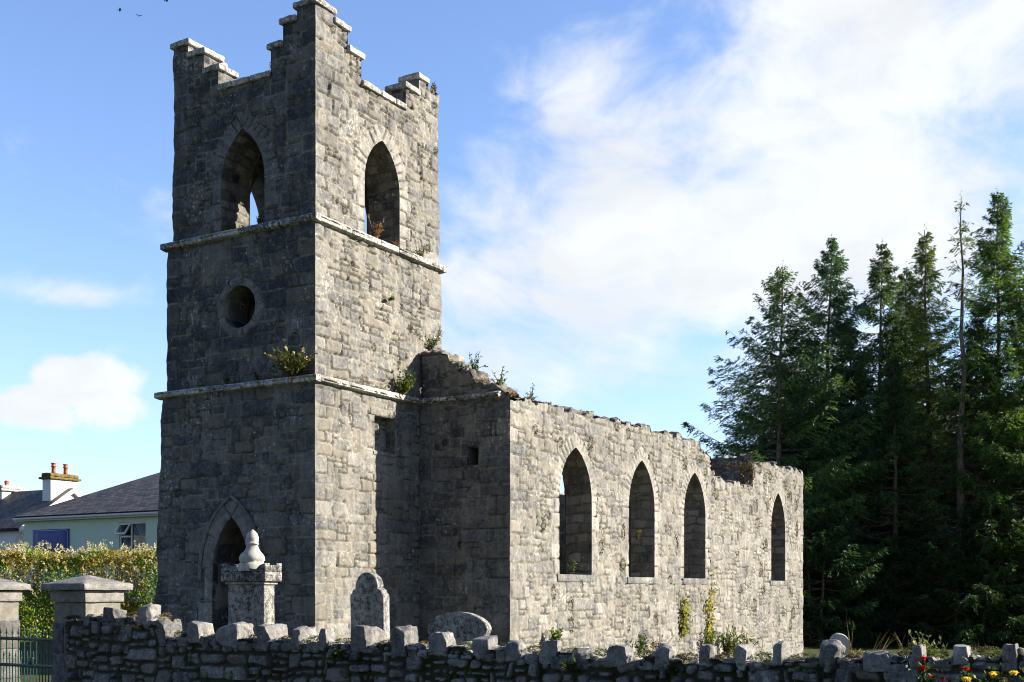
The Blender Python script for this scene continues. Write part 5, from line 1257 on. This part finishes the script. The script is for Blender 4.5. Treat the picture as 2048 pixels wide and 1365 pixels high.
# ------------------------------------------------------------------ plants on the roadside wall
R_ = random.Random(5)
cm = [cushion_mesh(981, [(.05, .08, .016), (.08, .10, .022), (.035, .055, .012)], 420, .1, .02, 'moss_cushion'), cushion_mesh(982, [(.11, .075, .015), (.15, .09, .02), (.06, .06, .015)], 420, .1, .02, 'moss_cushion'), cushion_mesh(983, [(.07, .11, .02), (.10, .14, .03)], 420, .1, .02, 'moss_cushion')]
ku = [-2.66, -4.16, -4.22, -7.2, -9.2, -11.2, -12.8, -13.9, -15.9]; kz = [1.33, 1.31, 1.09, 1.07, 1.04, 1.01, 1.05, 1.12, 1.13]
for i in range(len(COPES) - 1):
    a, b = COPES[i + 1][1], COPES[i][0]; y = (a + b) / 2; z = float(np.interp(-y, [-v for v in ku], kz))
    if b - a < .06: continue
    inst('moss_cushion', cm[(1, 1, 2, 0)[i % 4]], CW(XW + R_.uniform(.08, .2), y, z + .05), 'moss cushion bedded on the wall top between two coping stones', 'moss', 'moss cushions between the coping stones', (R_.uniform(.7, 1.2), min(1.6, (b - a) * 5), R_.uniform(.35, .6)), ANG)
for i in range(26):
    y = R_.uniform(-14.3, -3.2); z = float(np.interp(-y, [-v for v in ku], kz)) - R_.uniform(.08, .5)
    inst('moss_cushion', cm[0 if i % 3 else 2], CW(XW - .0, y, z), 'dark moss patch on the shaded face of the roadside wall', 'moss', 'moss patches on the shaded wall face', (R_.uniform(.3, .5), R_.uniform(.5, 1.3), R_.uniform(.5, 1.1)), ANG)
weed('fern', CW(XW - .05, -7.1, .93), .22, 16, GREEN, 990, 'bright green leafy fern on the wall face left of centre', 'fern', leaf=.05, lean=k3(WO, .7), spread=.9)
weed('fern', CW(XW - .05, -10.05, .88), .22, 14, [(.03, .05, .012), (.05, .07, .016)], 991, 'dark drooping fern on the wall face under the coping at centre', 'fern', leaf=.045, lean=k3(WO, .7), spread=.9)
weed('fern', CW(XW - .05, -11.1, .90), .2, 12, [(.03, .05, .012), (.05, .07, .016)], 992, 'small dark fern on the wall face right of centre', 'fern', leaf=.04, lean=k3(WO, .7), spread=.9)
tuft('grass_tuft', CW(XW - .02, -3.85, 1.22), .16, 26, BROWN + [(.35, .2, .08)], 993, 'russet dry grass hanging between the two highest coping stones', lean=k3(WO, .5), width=.008)
weed('flowering_weed', CW(XW + .2, -13.36, 1.12), .25, 22, [(.14, .18, .05), (.10, .14, .04)], 994, 'pale green plant with white flower heads growing on the wall top', leaf=.04, flowers=[(.6, .6, .42), (.65, .62, .5)], fn=.22, spread=1.1)
tuft('dry_stalks', CW(XW + .2, -12.74, 1.10), .42, 4, [(.35, .25, .15)], 995, 'single upright dry stalk on the wall top beside the small headstone', 'dry stalk', width=.005, droop=.1, spread=.12, rad=.02)
tuft('dry_stalks', CW(XW + .2, -12.95, 1.10), .32, 9, [(.30, .22, .13)], 996, 'leaning dry stalks over the low wide coping stone', 'dry stalk', lean=(.5, 0, 0), width=.005, droop=.15, spread=.3, rad=.03)
tuft('dry_stalks', CW(XW + .2, -13.2, 1.12), .30, 9, [(.30, .22, .13), (.4, .25, .08)], 997, 'brown dry stalks left of the white flowered plant', 'dry stalk', width=.005, droop=.2, spread=.35, rad=.03)
tuft('grass_tuft', CW(XW + .2, -12.80, 1.12), .14, 40, YGREEN + BROWN, 998, 'short mixed grass on the wall top behind the rounded coping stone')
tuft('grass_tuft', CW(XW + .2, -13.83, 1.18), .14, 30, BROWN, 999, 'short brown grass beside the coping stone over the red roses')
def rose_bush(loc, cols, n, seed, label, h=.55, rose=.05, places=None):
    R = np.random.RandomState(seed); o = empty('rose_bush', loc, 0, label, 'rose bush'); S, Lf = Acc(), Acc()
    tips = []
    for k in range(n):
        d = unit(np.array((R.randn() * .25, R.randn() * .2, 1.))); L = h * R.uniform(.75, 1.05); t = np.linspace(0, 1, 6)[:, None]; P = d * L * t + R.randn(3) * .06 * t ** 2 + np.array((R.uniform(-.12, .12), R.uniform(-.06, .06), 0))
        tube(S, P, np.linspace(.007, .004, 6), 5, (.07, .08, .03, 1), cap=False); tips.append(P[-1])
        m = 80; tt = R.uniform(.3, 1., m); pp = np.stack([np.interp(tt, t[:, 0], P[:, i]) for i in range(3)], 1) + R.randn(m, 3) * .05
        leaves(Lf, pp, R.randn(m, 3) + (0, -.3, .1), R.uniform(.03, .06, m), pick(R, m, [(.03, .06, .015), (.05, .09, .02), (.02, .04, .012)]), .6, R)
    S.build('stem', M_LEAF, o); Lf.build('foliage', M_LEAF, o, False)
    for k, c in enumerate(places or tips):
        c = np.array(c); A = Acc(); rr = rose * R.uniform(.75, 1.1)
        for ring_, (m, tl, sz) in enumerate(((5, 1.6, .7), (6, .9, .95), (7, .35, 1.15))):
            a = np.linspace(0, 6.283, m, endpoint=False) + R.rand(); d = np.stack([np.cos(a), np.sin(a), np.full(m, tl)], 1)
            leaves(A, np.repeat(np.zeros((1, 3)), m, 0), d, rr * sz, pick(R, m, cols, .25, .06), 1.1, R)
        f = A.build('rose', M_LEAF, o, False); f.location = c
rb = CW(XW - .30, -13.66, .62)
rose_bush(rb, [(.62, .012, .02), (.45, .008, .015)], 6, 1001, 'rose bush with a few red flowers against the wall at lower right', .42, .036)
rose_bush(CW(XW - .32, -13.98, .60), [(.85, .68, .12), (.80, .55, .08)], 9, 1002, 'rose bush with clustered yellow flowers at the lower right corner', .43, .042)

# ------------------------------------------------------------------ birds
def bird(px, py, d, rz, flap, label, s=1.):
    x = (px - 1024) / 2393 * d; z = EYE + (1180 - py) / 2393 * d
    b = empty('flying_bird', (x, d, z), rz, label, 'bird', 'birds over the tower'); A = Acc()
    lathe(A, [(0, -.20), (.035, -.15), (.055, -.04), (.05, .06), (.032, .11), (.036, .14), (.022, .18), (0, .22)], 10); 
    for i, v in enumerate(A.v): A.v[i] = v[:, [2, 0, 1]]
    A.add([(-.18, -.02, 0), (-.18, .02, 0), (-.34, .06, 0), (-.34, -.06, 0)], [(0, 1, 2, 3)])
    for sg in (-1, 1):
        f1, f2 = math.radians(flap), math.radians(flap * .3)
        y1, z1 = .24 * math.cos(f1), .24 * math.sin(f1); y2, z2 = y1 + .26 * math.cos(f2), z1 + .26 * math.sin(f2)
        A.add([(.10, .03 * sg, .02), (-.10, .03 * sg, .02), (-.11, y1 * sg, z1), (.11, y1 * sg, z1), (-.10, y2 * sg, z2), (.01, y2 * sg, z2)], [(0, 1, 2, 3), (3, 2, 4, 5)])
    o = A.build('body', M_DARK, b, False); b.scale = (s,) * 3
bird(240, 21, 62, .4, 12, 'leftmost small dark bird, gliding left of the tower', .42)
bird(278, 33, 62, 1.9, 35, 'small dark bird second from the left, lowest of the flock', .36)
bird(333, 3, 60, .9, 25, 'small dark bird at the top edge nearest the tower', .42)
bird(342, -1, 60, 1.5, 10, 'small dark bird half cut off by the top edge', .36)
